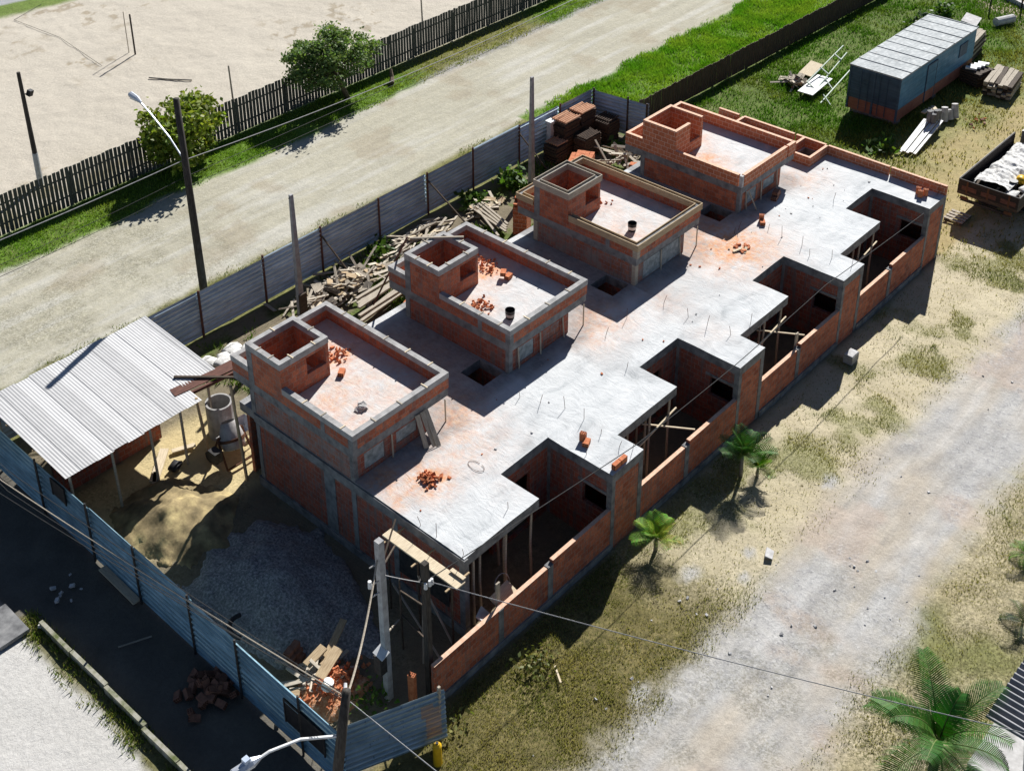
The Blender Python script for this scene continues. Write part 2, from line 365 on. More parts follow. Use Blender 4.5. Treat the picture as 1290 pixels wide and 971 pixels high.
    wear = sm(.60, .72, fbm(x, y, .45, 171))*.5; rcb = rcb*(1-wear[..., None]) + A(.33, .28, .2)*wear[..., None]
    # verges
    vg = (((y > 17.0) | ((x > 27.7) & (y > 15.2))) & (y < 30.4)).astype(float)
    vgreen = L((.09, .18, .02), (.15, .26, .035), n1)
    vbrown = L((.17, .15, .06), (.25, .21, .10), n2)
    kb = np.where(y > 25, sm(24.5, 27, x + e*2)*sm(37, 34, x + e*2)*.8, np.where(x < 25.5, .8, 0))
    vc = vgreen*(1-kb[..., None]) + vbrown*kb[..., None]
    c = c*(1-vg[..., None]) + vc*vg[..., None]; gr = gr*(1-vg) + vg*.8
    gutter = np.exp(-((y+e*.2-27.15)/.28)**2) * sm(24, 27, x)
    c = c*(1-rb[..., None]) + rcb*rb[..., None]; gr *= (1-rb); gv = np.maximum(gv*(1-rb), rb*.12)
    c = c*(1-.75*gutter[..., None]) + L((.22, .205, .2), (.38, .365, .35), n2)*.75*gutter[..., None]; gv = np.maximum(gv, gutter)
    z[rb > .5] = 1
    # sand lot behind the pale fence
    sd = sm(29.6, 29.85, y)
    scol = L((.44, .395, .325), (.51, .465, .39), n3*.7+n1*.3)
    sp = sm(.60, .66, fbm(x, y, 1.6, 191))*sm(.48, .62, fbm(x, y, .16, 201)); scol = scol*(1-.65*sp[..., None]) + A(.25, .20, .13)*.65*sp[..., None]
    kg = sm(34.5, 30.2, y)*sm(14, 4, x)*sm(.38, .6, n2); scol = scol*(1-kg[..., None]*.7) + A(.23, .20, .09)*kg[..., None]*.7
    c = c*(1-sd[..., None]) + scol*sd[..., None]; gr = gr*(1-sd) + kg*.6; gv *= (1-sd); z[y > 29.75] = 3
    fg = sm(52.0, 52.7, y + e*.5 - .14*(19.5-x)); c = c*(1-fg[..., None]) + L((.11, .19, .03), (.19, .25, .07), n1)*fg[..., None]; gr = np.maximum(gr, fg*.7); z[fg > .5] = 0
    fr2 = sm(54.2, 54.6, y + e*.3 - .14*(19.5-x)); c = c*(1-fr2[..., None]) + A(.33, .33, .34)*fr2[..., None]; gr *= (1-fr2); z[fr2 > .5] = 5
    # bare lot in the far right corner
    far = sm(54.0, 55.0, x - (y-8)*.6 + e) * (y < 16); c = c*(1-far[..., None]) + L((.34, .26, .2), (.44, .36, .29), n1)*far[..., None]; gr *= (1-far)
    # left: soil outside the zinc fence, colour darkened as fence shadow, then the concrete pavement
    lf = (x < -5.4).astype(float)*(y < 17.2); c = c*(1-lf[..., None]) + L((.085, .08, .068), (.17, .155, .13), n2)*lf[..., None]; gr *= (1-lf*.8)
    wd = sm(-7.75, -7.95, x)*sm(-8.75, -8.35, x+e*.3)*(y < 9.9); c = c*(1-wd[..., None]) + L((.10, .105, .03), (.24, .21, .11), n2)*wd[..., None]; gr = np.maximum(gr, wd)
    pv = sm(-8.25, -8.55, x + e*.35)*(y < 18); c = c*(1-pv[..., None]) + L((.45, .435, .405), (.52, .505, .48), n1)*pv[..., None]; gr *= (1-pv); z[pv > .5] = 4
    return z, c, gr, gv
def axis(lo, hi, d):
    core = np.arange(lo, hi+d/2, d); out = np.array([2, 5, 10, 20, 40, 80, 160, 400.])
    return np.concatenate([lo-out[::-1], core, hi+out])
def make_terrain():
    xs, ys = axis(-14, 62, .16), axis(-17, 58, .16)
    X, Y = np.meshgrid(xs, ys, indexing='ij'); z, c, gr, gv = zones(X, Y)
    H = (fbm(X, Y, .8, 7)-.5)*.10 + (fbm(X, Y, 2.2, 8)-.5)*.05
    core = (X > -14) & (X < 62) & (Y > -17) & (Y < 58)
    H = H*core*np.where((z == 1) | (z == 4), .35, 1); H -= H.max()
    nx, ny = X.shape; V = np.stack([X, Y, H], -1).reshape(-1, 3)
    I = np.arange(nx*ny).reshape(nx, ny)
    Q = np.stack([I[:-1, :-1], I[1:, :-1], I[1:, 1:], I[:-1, 1:]], -1).reshape(-1, 4); zf = z[:-1, :-1].reshape(-1)
    C4 = np.concatenate([c, np.ones(c.shape[:2]+(1,))], -1).reshape(-1, 4); G = gr.reshape(-1); GV = gv.reshape(-1)
    info = {0: ('ground', 'soil, sparse weeds and trodden earth around the building site', 'ground'), 1: ('back_road', 'wide pale dirt road running behind the zinc fence', 'road'),
            2: ('front_road', 'grey gravel track with wheel ruts in front of the brick houses', 'road'), 3: ('sand_lot', 'bare sandy lot behind the picket fence', 'sand'),
            4: ('pavement', 'pale concrete pavement at the lower left corner', 'pavement'), 5: ('far_road', 'grey road strip at the far edge of the sand lot', 'road')}
    for k, (nm, lb, ct) in info.items():
        q = Q[zf == k]
        if not len(q): continue
        u, inv = np.unique(q, return_inverse=True); inv = inv.reshape(-1)
        me = bpy.data.meshes.new(nm); me.vertices.add(len(u)); me.vertices.foreach_set('co', V[u].astype(np.float32).reshape(-1))
        n = len(q); me.loops.add(n*4); me.loops.foreach_set('vertex_index', inv.astype(np.int32)); me.polygons.add(n)
        me.polygons.foreach_set('loop_start', np.arange(0, n*4, 4, dtype=np.int32)); me.polygons.foreach_set('loop_total', np.full(n, 4, np.int32))
        me.polygons.foreach_set('use_smooth', np.ones(n, bool)); me.update()
        a = me.attributes.new('zonecol', 'FLOAT_COLOR', 'POINT'); a.data.foreach_set('color', C4[u].astype(np.float32).reshape(-1))
        for an, arr in (('grassy', G), ('gravelly', GV), ('paved', (z.reshape(-1) == 4)*1.), ('roady', ((z == 1) | (z == 2)).reshape(-1)*1.)):
            a = me.attributes.new(an, 'FLOAT', 'POINT'); a.data.foreach_set('value', arr[u].astype(np.float32))
        me.materials.append(M['terrain'])
        o = bpy.data.objects.new(nm, me); COL.objects.link(o); structure(o, lb, ct)
make_terrain()

# ------------------------------------------------------------------ grass blades (uncountable: stuff)
def blades(name, label, pts, hgt, wid, cols, lean=.5):
    n = len(pts); ang = NP.rand(n)*6.283; la = NP.rand(n)*6.283; h = hgt*(.5+NP.rand(n)); w = wid*(.6+.8*NP.rand(n))
    d = np.stack([np.cos(ang), np.sin(ang), 0*ang], -1)*w[:, None]
    tip = np.stack([np.cos(la)*lean*h, np.sin(la)*lean*h, h], -1)
    P = np.zeros((n, 3, 3)); b = np.concatenate([pts, np.full((n, 1), -.06)], 1)
    P[:, 0] = b-d; P[:, 1] = b+d; P[:, 2] = b+tip
    me = bpy.data.meshes.new(name); me.vertices.add(n*3); me.vertices.foreach_set('co', P.reshape(-1).astype(np.float32))
    me.loops.add(n*3); me.loops.foreach_set('vertex_index', np.arange(n*3, dtype=np.int32)); me.polygons.add(n)
    me.polygons.foreach_set('loop_start', np.arange(0, n*3, 3, dtype=np.int32)); me.polygons.foreach_set('loop_total', np.full(n, 3, np.int32)); me.update()
    c = np.repeat(cols*(.7+.6*NP.rand(n, 1)), 3, 0); c = np.concatenate([c, np.ones((n*3, 1))], 1)
    a = me.attributes.new('leafcol', 'FLOAT_COLOR', 'POINT'); a.data.foreach_set('color', c.astype(np.float32).reshape(-1))
    me.materials.append(M['blade']); o = bpy.data.objects.new(name, me); COL.objects.link(o)
    tag(o, label, 'grass', kind='stuff'); return o
def scatter(x0, x1, y0, y1, n, keep):
    p = np.stack([NP.uniform(x0, x1, n), NP.uniform(y0, y1, n)], -1)
    return p[NP.rand(n) < keep(p[:, 0], p[:, 1])]
def cmix(a, b, k): return np.array(a)[None]*(1-k[:, None]) + np.array(b)[None]*k[:, None]
p = scatter(-6, 46, 26.8, 29.7, 60000, lambda x, y: sm(26.7, 27.5, y+(fbm(x, y, .7, 3)-.5)*1.4)*(.35+.65*sm(.4, .6, fbm(x, y, .8, 5)))*np.where((x > 25.5) & (x < 36), .4, 1))
kk = fbm(p[:, 0], p[:, 1], .6, 9); kk = np.clip(kk*.7 + ((p[:, 0] > 25) & (p[:, 0] < 36))*.55, 0, 1)
blades('verge_grass', 'mown green grass verge between the picket fence and the dirt road', p, .10, .022, cmix((.12, .27, .02), (.28, .27, .075), kk))
p = scatter(25.6, 60, 15.3, 20.6, 110000, lambda x, y: sm(20.6, 19.7, y+(fbm(x, y, .7, 3)-.5)*1.6)*sm(25.4, 27, x)*((y > 17.0) | (x > 27.9))*(.3+.7*sm(.36, .5, fbm(x, y, .6, 37))))
blades('tall_grass', 'tall bright green grass beside the road beyond the zinc fence', p, .16, .026, cmix((.11, .28, .016), (.27, .38, .05), np.clip(fbm(p[:, 0], p[:, 1], .7, 13)*1.8-.45+.25*(NP.rand(len(p))-.5), 0, 1)))
p = scatter(-2, 26, 17.25, 20.3, 30000, lambda x, y: sm(.42, .6, fbm(x, y, .7, 15))*sm(20.4, 19.3, y+(fbm(x, y, .9, 3)-.5)*1.6))
blades('roadside_weeds', 'thin strip of weeds along the road side of the zinc fence', p, .09, .018, cmix((.11, .17, .025), (.24, .22, .07), NP.rand(len(p))))
p = scatter(27.4, 60, -3.5, 14.9, 150000, lambda x, y: (.12+.88*sm(2.0, 7.5, y+(fbm(x, y, .35, 1)-.5)*5))*(.25+.75*sm(.38, .58, fbm(x, y, .7, 17))))
kk = np.clip(sm(8.5, 3, p[:, 1]) + (fbm(p[:, 0], p[:, 1], .5, 19)-.5)*1.3, 0, 1)
blades('field_grass', 'rough weedy green grass of the field around the blue container', p, .15, .028, cmix((.07, .165, .015), (.25, .22, .075), kk))
def frontk(x, y): return np.maximum(sm(8.5, 3, x+(fbm(x, y, .3, 2)-.5)*5)*(.3+.7*sm(.36, .55, fbm(x, y, .9, 23))), sm(.5, .64, fbm(x, y, .55, 91))*.6 + .06)*sm(-5.6, -4.7, y+(fbm(x, y, .6, 25)-.5)*1.4)
p = scatter(-3.4, 34, -5.6, -1.15, 170000, frontk)
kk = np.clip(fbm(p[:, 0], p[:, 1], .8, 27)*1.5-.25, 0, 1)
blades('dry_grass', 'dry olive grass between the front brick wall and the gravel track', p, .065, .012, cmix((.14, .17, .04), (.36, .305, .14), kk))
p = scatter(4, 33, -5.2, -1.3, 5000, lambda x, y: .25+.75*sm(.5, .62, fbm(x, y, .9, 51)))
blades('leaf_litter', 'dark dry twigs and leaf litter strewn over the sandy strip by the front wall', p, .03, .022, cmix((.14, .11, .06), (.30, .25, .12), NP.rand(len(p))), 1.6)
p = scatter(1, 24, -15, -8.4, 60000, lambda x, y: sm(-8.6, -9.6, y+(fbm(x, y, .6, 25)-.5)*1.6-.04*(x-8))*(.2+.8*sm(.42, .6, fbm(x, y, .6, 29))))
blades('roadside_grass', 'thin dry grass along the lower side of the gravel track', p, .06, .012, cmix((.16, .18, .04), (.38, .32, .15), fbm(p[:, 0], p[:, 1], .8, 31)))
p = scatter(-8.7, -7.75, -3, 10, 7000, lambda x, y: sm(-8.75, -8.3, x)*sm(.35, .55, fbm(x, y, 1.2, 33)))
blades('pavement_grass', 'grass tufts along the mossy kerb beside the concrete pavement', p, .13, .018, cmix((.10, .17, .02), (.30, .27, .10), NP.rand(len(p))**1.5))
p = scatter(1.5, 27, 10.4, 16.9, 30000, lambda x, y: sm(.54, .66, fbm(x, y, .5, 35)))
blades('yard_weeds', 'low green weeds growing behind the houses along the zinc fence', p, .18, .03, cmix((.06, .13, .015), (.13, .2, .03), NP.rand(len(p))))

# ------------------------------------------------------------------ the row of houses
S, PW, LA, LB, NN, BF = 2.9, 6.804, 3.127, 5.289, 1.49, .987
END, BACK = 4*PW, 9.9
house = thing('row_house', 'long unfinished row of four red brick houses under one flat concrete roof slab', 'row house', (END/2, 4.5, 0))
def inslab(x, y):
    if not (0 <= x <= END and y <= BACK): return False
    u = x % PW; i = int(x // PW)
    if u < LA: lo = 0
    elif u < LB: lo = NN
    else: lo = -BF
    if y < lo: return False
    if i < 3 and 5.78 < u < 6.72 and 4.63 < y < 5.66: return False
    if i == 3 and 5.65 < u < 6.6 and 4.5 < y < 5.3: return False
    return True
def make_slab():
    xs = {0., END}; ys = {-BF, 0., NN, 4.63, 5.66, 4.5, 5.3, BACK}
    for i in range(4): xs |= {i*PW+q for q in (0, LA, LB, 5.78, 6.72)}
    xs |= {3*PW+5.65, 3*PW+6.6}
    def refine(s, d=.28):
        s = sorted(s); o = []
        for a, b in zip(s, s[1:]):
            k = max(1, int(round((b-a)/d))); o += [a+(b-a)*j/k for j in range(k)]
        return np.array(o+[s[-1]])
    xs, ys = refine(xs), refine(ys); mb = MB(); z0 = S-.34
    ins = lambda i, j: 0 <= i < len(xs)-1 and 0 <= j < len(ys)-1 and inslab((xs[i]+xs[i+1])/2, (ys[j]+ys[j+1])/2)
    def h(x, y): return S + (float(vnoise(np.array(x*1.1), np.array(y*1.3), 5))-.5)*.03
    for i in range(len(xs)-1):
        for j in range(len(ys)-1):
            if not ins(i, j): continue
            x0, x1, y0, y1 = xs[i], xs[i+1], ys[j], ys[j+1]
            U = lambda ps: [(p[0], p[1]) for p in ps]
            t = [(x0, y0, h(x0, y0)), (x1, y0, h(x1, y0)), (x1, y1, h(x1, y1)), (x0, y1, h(x0, y1))]; mb.face(t, U(t), 0)
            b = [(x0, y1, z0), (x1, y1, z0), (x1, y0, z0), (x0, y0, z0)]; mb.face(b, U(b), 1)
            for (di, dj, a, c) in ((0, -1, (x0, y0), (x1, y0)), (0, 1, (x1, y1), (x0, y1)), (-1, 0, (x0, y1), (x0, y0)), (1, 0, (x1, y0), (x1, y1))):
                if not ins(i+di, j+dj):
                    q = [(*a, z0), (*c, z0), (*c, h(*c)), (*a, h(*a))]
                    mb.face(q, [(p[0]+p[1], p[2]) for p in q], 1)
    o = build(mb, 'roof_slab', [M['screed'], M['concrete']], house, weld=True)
    o['label'] = 'flat grey white concrete roof slab with clay dust and trowel swirls'
    co = np.empty(len(o.data.vertices)*3, np.float32); o.data.vertices.foreach_get('co', co); co = co.reshape(-1, 3) + np.array(house.location)
    x, y = co[:, 0], co[:, 1]; d = np.zeros(len(x))
    for (cx, cy, r, a) in ((1.5, 2.9, .8, 1.7), (.6, 3.9, .6, 1.4), (.3, 2.9, .4, 1.1), (4.2, 4.2, 1.2, .8), (3.4, 3.2, 1.3, .7), (11.3, 4.0, 1.1, .9), (10.3, 3.6, .9, .7), (18.2, 3.3, 1.8, 1.5), (17.6, 4.2, 1.0, 1.2), (13.5, 3.4, 1.2, .4), (4.6, 7.5, 2, .5), (24.6, 4.0, 1.1, .6), (11.2, 8.2, 2, .4), (2.9, 1.0, .7, .15), (13.2, .9, .8, .25)):
        d = np.maximum(d, a*np.exp(-(((x-cx)/r)**2+((y-cy)/r)**2)))
    a = o.data.attributes.new('dust', 'FLOAT', 'POINT'); a.data.foreach_set('value', d.astype(np.float32))
    u = x % PW; g = np.maximum(sm(3.5, 4.1, y + (fbm(x, y, .9, 3)-.5)*1.2)*sm(4.6, 4.1, u + (y < 4.2)*0), sm(4.0, 4.6, y + (fbm(x, y, .8, 5)-.5)*1.2)*sm(9.6, 9.2, y))*.85  # deepens the shade in the gaps and before the upper rooms by colour
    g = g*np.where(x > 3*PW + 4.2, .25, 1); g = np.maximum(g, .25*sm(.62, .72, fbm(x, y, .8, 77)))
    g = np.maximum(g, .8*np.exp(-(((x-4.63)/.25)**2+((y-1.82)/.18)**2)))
    a = o.data.attributes.new('shade_grime', 'FLOAT', 'POINT'); a.data.foreach_set('value', g.astype(np.float32))
make_slab()
def wallx(mb, y0, y1, x0, x1, z0, z1, holes=(), m=0):   # wall running along x
    cur = x0
    for (a, b, c, d) in sorted(holes):
        if a > cur: mb.box(cur, a, y0, y1, z0, z1, m)
        if c > z0: mb.box(a, b, y0, y1, z0, c, m)
        if d < z1: mb.box(a, b, y0, y1, d, z1, m)
        cur = b
    if cur < x1: mb.box(cur, x1, y0, y1, z0, z1, m)
def wally(mb, x0, x1, y0, y1, z0, z1, holes=(), m=0):
    cur = y0
    for (a, b, c, d) in sorted(holes):
        if a > cur: mb.box(x0, x1, cur, a, z0, z1, m)
        if c > z0: mb.box(x0, x1, a, b, z0, c, m)
        if d < z1: mb.box(x0, x1, a, b, d, z1, m)
        cur = b
    if cur < y1: mb.box(x0, x1, cur, y1, z0, z1, m)
ZB = S-.34
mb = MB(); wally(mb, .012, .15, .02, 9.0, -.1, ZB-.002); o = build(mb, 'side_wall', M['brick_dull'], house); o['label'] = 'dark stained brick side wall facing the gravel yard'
mb = MB(); wally(mb, -.05, .16, -.02, 9.2, -.12, .26); build(mb, 'plinth', M['concrete'], house)
for (y, w) in ((.1, .2), (2.75, .22), (4.5, .2), (5.6, .5), (9.02, .18)):
    build(MB().box(-.006, .18, y-w/2, y+w/2, .26, ZB-.003), 'column', M['concrete'], house)
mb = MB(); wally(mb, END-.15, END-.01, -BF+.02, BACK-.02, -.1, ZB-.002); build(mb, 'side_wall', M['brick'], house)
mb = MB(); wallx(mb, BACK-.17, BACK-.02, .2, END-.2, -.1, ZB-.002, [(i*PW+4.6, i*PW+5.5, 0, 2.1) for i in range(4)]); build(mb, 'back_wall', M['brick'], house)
for i in range(4):
    X = i*PW
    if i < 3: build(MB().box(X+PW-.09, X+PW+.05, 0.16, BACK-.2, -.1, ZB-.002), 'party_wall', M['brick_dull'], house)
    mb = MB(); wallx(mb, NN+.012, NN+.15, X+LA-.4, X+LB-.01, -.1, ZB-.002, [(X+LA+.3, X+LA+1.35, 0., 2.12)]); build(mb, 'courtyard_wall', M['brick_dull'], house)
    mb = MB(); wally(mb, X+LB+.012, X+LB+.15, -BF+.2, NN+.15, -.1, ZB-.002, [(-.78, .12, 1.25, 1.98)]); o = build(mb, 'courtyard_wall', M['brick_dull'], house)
    build(MB().box(X+LB-.004, X+LB+.17, -.95, .3, 2.02, 2.12), 'lintel', M['concrete'], house)
    build(MB().box(X+LB-.002, X+LB+.16, NN-.1, NN+.17, -.1, ZB-.003), 'column', M['concrete'], house)
    build(MB().box(X+LB+.16, X+PW-.2, -BF+.012, -BF+.15, -.1, ZB-.002), 'front_wall', M['brick'], house)
    build(MB().box(X+LB-.003, X+LB+.16, -BF-.004, -BF+.19, -.1, ZB-.003), 'column', M['concrete'], house)
    build(MB().box(X+PW-.2, X+PW-.002, -BF-.004, -BF+.18, -.1, ZB-.003), 'column', M['concrete'], house)
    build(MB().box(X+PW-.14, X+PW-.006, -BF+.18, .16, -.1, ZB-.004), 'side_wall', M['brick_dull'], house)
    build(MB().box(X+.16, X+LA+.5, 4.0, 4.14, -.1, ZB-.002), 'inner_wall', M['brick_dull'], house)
build(MB().box(-.05, .1, -.06, 9.12, ZB-.02, S-.03), 'edge_beam', M['concrete'], house)
# upper rooms
def frame(mb, x0, x1, y0, y1, z0, z1, t, m=0):
    mb.box(x0, x1, y0, y0+t, z0, z1, m); mb.box(x0, x1, y1-t, y1, z0, z1, m)
    mb.box(x0, x0+t, y0+t, y1-t, z0, z1, m); mb.box(x1-t, x1, y0+t, y1-t, z0, z1, m)
FX, FY0, FY1, TX, TY0, TY1 = 3.956, 4.383, 10.06, 1.912, 7.564, 9.203
HB, HT, DK = 4.63, 5.52, 4.06
def upper(i):
    X = i*PW; st = ('cap', 'cap', 'form', 'raw')[i]; hb = HB if i < 3 else 4.58; ht = HT if i < 3 else 5.45
    bm_ = M['brick'] if i < 3 else M['brick_new']
    mb = MB(); z1 = DK-.3
    wally(mb, X+.012, X+.15, FY0+.2, TY1, S-.2, z1, m=1 if i == 0 else 0)
    wallx(mb, FY0+.07, FY0+.21, X+.15, X+3.05, S-.1, z1, [(X+.45, X+1.25, S+.15, z1-.1), (X+1.75, X+2.6, S+.3, z1-.12)] if i != 2 else [], m=0)
    wally(mb, X+2.91, X+3.05, FY0+.21, TY1, S-.1, z1); wallx(mb, TY1-.14, TY1, X+.15, X+2.91, S-.1, z1)
    rm = build(mb, 'upper_room', [(M['brick_dull'], M['brick_dull'], M['brick_smear'], M['brick'])[i], M['brick_smear']], house)
    rm['label'] = ['upper room of the nearest house with stained masonry and a pale ring beam', 'upper room with brick rubble and a bucket on its roof deck', 'upper room still wrapped in wooden formwork boards', 'upper room of fresh orange brick without a ring beam'][i]
    # blocked openings rendered in cement
    if i != 2:
        build(MB().box(X+.45, X+1.25, FY0+.09, FY0+.2, S+.15, z1-.1), 'infill_panel', M['cement_rough'], rm)
        build(MB().box(X+1.75, X+2.6, FY0+.09, FY0+.2, S+.3, z1-.12), 'infill_panel', M['brick_smear'] if i == 1 else M['cement_rough'], rm)
    else: build(MB().box(X+.5, X+2.8, FY0+.055, FY0+.07, S+.06, z1-.06), 'infill_panel', M['cement_rough'], rm)
    mb = MB(); gx = np.linspace(X-.006, X+FX-.02, 16); gy = np.linspace(FY0+.02, FY1-.02, 22)
    for a in range(15):
        for b in range(21):
            q = [(gx[a], gy[b], DK), (gx[a+1], gy[b], DK), (gx[a+1], gy[b+1], DK), (gx[a], gy[b+1], DK)]; mb.face(q, [p[:2] for p in q], 0)
    ring = [(gx[0], gy[0]), (gx[-1], gy[0]), (gx[-1], gy[-1]), (gx[0], gy[-1])]
    for a in range(4):
        p, r = ring[a], ring[(a+1) % 4]; q = [(*p, DK-.3), (*r, DK-.3), (*r, DK), (*p, DK)]; mb.face(q, [(c[0]+c[1], c[2]) for c in q], 1)
    q = [(*p, DK-.3) for p in reversed(ring)]; mb.face(q, [p[:2] for p in q], 1)
    o = build(mb, 'roof_deck', [M['screed'], M['concrete']], rm)
    me = o.data; c3 = np.empty(len(me.vertices)*3, np.float32); me.vertices.foreach_get('co', c3); c3 = c3.reshape(-1, 3)+np.array(house.location); ux = c3[:, 0]-X; uy = c3[:, 1]
    dd = np.full(len(ux), (.55, .18, .35, .1)[i])
    for (cx, cy, r, am) in (((2.7, 8.2, .8, 1.6), (1.2, 6.6, .9, .9), (2.2, 7.3, 1.2, .7)), ((2.6, 8.2, 1.0, 1.7), (.9, 6.7, .7, 1.2), (2.2, 7.2, .9, .5)), ((1.0, 5.6, 1.1, .9), (2.2, 7.8, 1, .5)), ((.9, 6.8, 1.1, 1.2), (2.1, 8, 1, .7)))[i]:
        dd = np.maximum(dd, am*np.exp(-(((ux-cx)/r)**2+((uy-cy)/r)**2)))
    a = me.attributes.new('dust', 'FLOAT', 'POINT'); a.data.foreach_set('value', dd.astype(np.float32))
    # parapet of brick
    mb = MB(); t = .14; top = hb-.2 if st != 'raw' else hb
    wallx(mb, FY0, FY0+t, X+.0 if st != 'raw' else X+.16, X+FX-(0 if st != 'raw' else .62), DK, top)
    if st == 'raw': mb.box(X+FX-.54, X+FX, FY0-.02, FY0+t-.02, DK, top)
    wally(mb, X+FX-t, X+FX, FY0+t, FY1-t, DK, top); wallx(mb, FY1-t, FY1, X, X+FX, DK, top)
    wally(mb, X, X+t, FY0+t if st != 'raw' else FY0+.2, TY0, DK, top); wally(mb, X, X+t, TY1, FY1-t, DK, top)
    if st == 'raw': mb.m = [1 if (min(p[2] for p in mb.v[f[0]:f[0]+4]) > top-.01) else 0 for f in mb.f]
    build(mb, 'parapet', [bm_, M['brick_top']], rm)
    if st == 'raw':
        build(MB().box(X+.01, X+.13, FY0+.01, FY0+.15, DK, hb-.02), 'column_gap', M['concrete_pale'], rm)
    # tower
    mb = MB(); tt = ht-.22 if st != 'raw' else ht; z0 = DK
    hole = [(X+1.02, X+1.80, 4.58, 5.2)]
    if st == 'raw': wallx(mb, TY0, TY0+t, X, X+1.02, z0, tt); mb.box(X+1.02, X+1.77, TY0, TY0+t, z0, 4.55)
    else: wallx(mb, TY0, TY0+t, X, X+TX, z0, tt, hole)
    wallx(mb, TY1-t, TY1, X, X+TX, z0, tt); wally(mb, X, X+t, TY0+t, TY1-t, z0, tt); wally(mb, X+TX-t, X+TX, TY0+t if st != 'raw' else TY0, TY1-t, z0, tt)
    if st == 'raw': mb.m = [1 if (min(p[2] for p in mb.v[f[0]:f[0]+4]) > tt-.01) else 0 for f in mb.f]
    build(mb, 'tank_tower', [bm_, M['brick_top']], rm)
    # columns
    for (cx, cy, a, b) in ((X, FY0, S, DK-.3), (X, FY0, DK, top), (X, TY1-.16, S, DK-.3)):
        if st == 'raw' and a > 3.5: continue
        build(MB().box(cx-.007, cx+.17, cy-.007+ (0.05 if a < 3 and cy == FY0 else 0), cy+.2, a, b), 'column', M['concrete'] if st != 'form' else M['wood_grey'], rm)
    if st != 'raw':
        build(MB().box(X-.007, X+.13, 5.62, 5.8, DK, top), 'column', M['concrete'], rm)
        build(MB().box(X-.009, X+.2, TY1-.26, TY1+.01, DK, tt), 'column', M['concrete'], rm)
    # ring beams
    if st == 'cap':
        mb = MB(); q = .012
        wallx(mb, FY0-q, FY0+t+.03, X-q, X+FX+q, hb-.2, hb); wally(mb, X+FX-t-.03, X+FX+q, FY0+t+.03, FY1-t-.03, hb-.2, hb)
        wallx(mb, FY1-t-.03, FY1+q, X-q, X+FX+q, hb-.2, hb); wally(mb, X-q, X+t+.03, FY0+t+.03, TY0-.003, hb-.2, hb); wally(mb, X-q, X+t+.03, TY1+.003, FY1-t-.03, hb-.2, hb)
        build(mb, 'ring_beam', M['concrete_cap'], rm)
        mb = MB(); frame(mb, X-q, X+TX+q, TY0-q, TY1+q, ht-.22, ht, t+.03); build(mb, 'tower_beam', M['concrete_cap'], rm)
    if st == 'form':
        mb = MB()
        for (a0, a1, b0, b1) in ((X-.045, X+FX+.045, FY0-.045, FY1+.045), (X+t, X+FX-t, FY0+t, FY1-t)):
            s = .03
            mb.box(a0, a1, b0, b0+s, hb-.24, hb+.02); mb.box(a0, a1, b1-s, b1, hb-.24, hb+.02); mb.box(a1-s, a1, b0+s, b1-s, hb-.24, hb+.02)
            mb.box(a0, a0+s, b0+s, TY0-.05, hb-.24, hb+.02); mb.box(a0, a0+s, TY1+.05, b1-s, hb-.24, hb+.02)
        build(mb, 'formwork', M['wood'], rm)
        mb = MB(); frame(mb, X-.045, X+TX+.045, TY0-.045, TY1+.045, ht-.24, ht+.02, .03); frame(mb, X+t, X+TX-t, TY0+t, TY1-t, ht-.24, ht+.02, .03); build(mb, 'tower_formwork', M['wood_grey'], rm)
        mb = MB(); w = .12
        wallx(mb, FY0+.01, FY0+.01+w, X+.01, X+FX-.01, hb-.17, hb-.05); wally(mb, X+FX-.01-w, X+FX-.01, FY0+.14, FY1-.14, hb-.17, hb-.05); wallx(mb, FY1-.01-w, FY1-.01, X+.01, X+FX-.01, hb-.17, hb-.05); wally(mb, X+.01, X+.01+w, FY0+.14, TY0-.01, hb-.17, hb-.05)
        frame(mb, X+.01, X+TX-.01, TY0+.01, TY1-.01, ht-.17, ht-.06, .12)
        build(mb, 'ring_beam', M['concrete'], rm)
    if st == 'cap':      # small wooden spacers left across the beams
        k = 0
        spots = [(X+FX-.08, FY0+.7+1.0*j, 0, hb) for j in range(5)] + [(X+.08, FY0+.5+.85*j, 0, hb) for j in range(3)] + [(X+.9+1.05*j, FY0+.08, 1, hb) for j in range(3)] + \
                [(X+.5+.9*j, TY0+.08, 1, ht) for j in range(2)] + [(X+.08, TY0+.5+.6*j, 0, ht) for j in range(2)] + [(X+TX-.08, TY0+.7, 0, ht), (X+1.0, TY1-.08, 1, ht)]
        for (x, y, o_, z) in spots:
            s = R.uniform(.1, .14); build(MB().box(x-(s if not o_ else .022), x+(s if not o_ else .022), y-(.022 if not o_ else s), y+(.022 if not o_ else s), z+.001, z+.022), 'spacer', M['wood_pale'] if R.random() < .35 else M['wood_grey'], rm)
M['concrete_cap'] = simple('concrete_cap', (.24, .235, .23), (.40, .39, .38), 3.5, .85, bs=.3)
for i in range(4): upper(i)
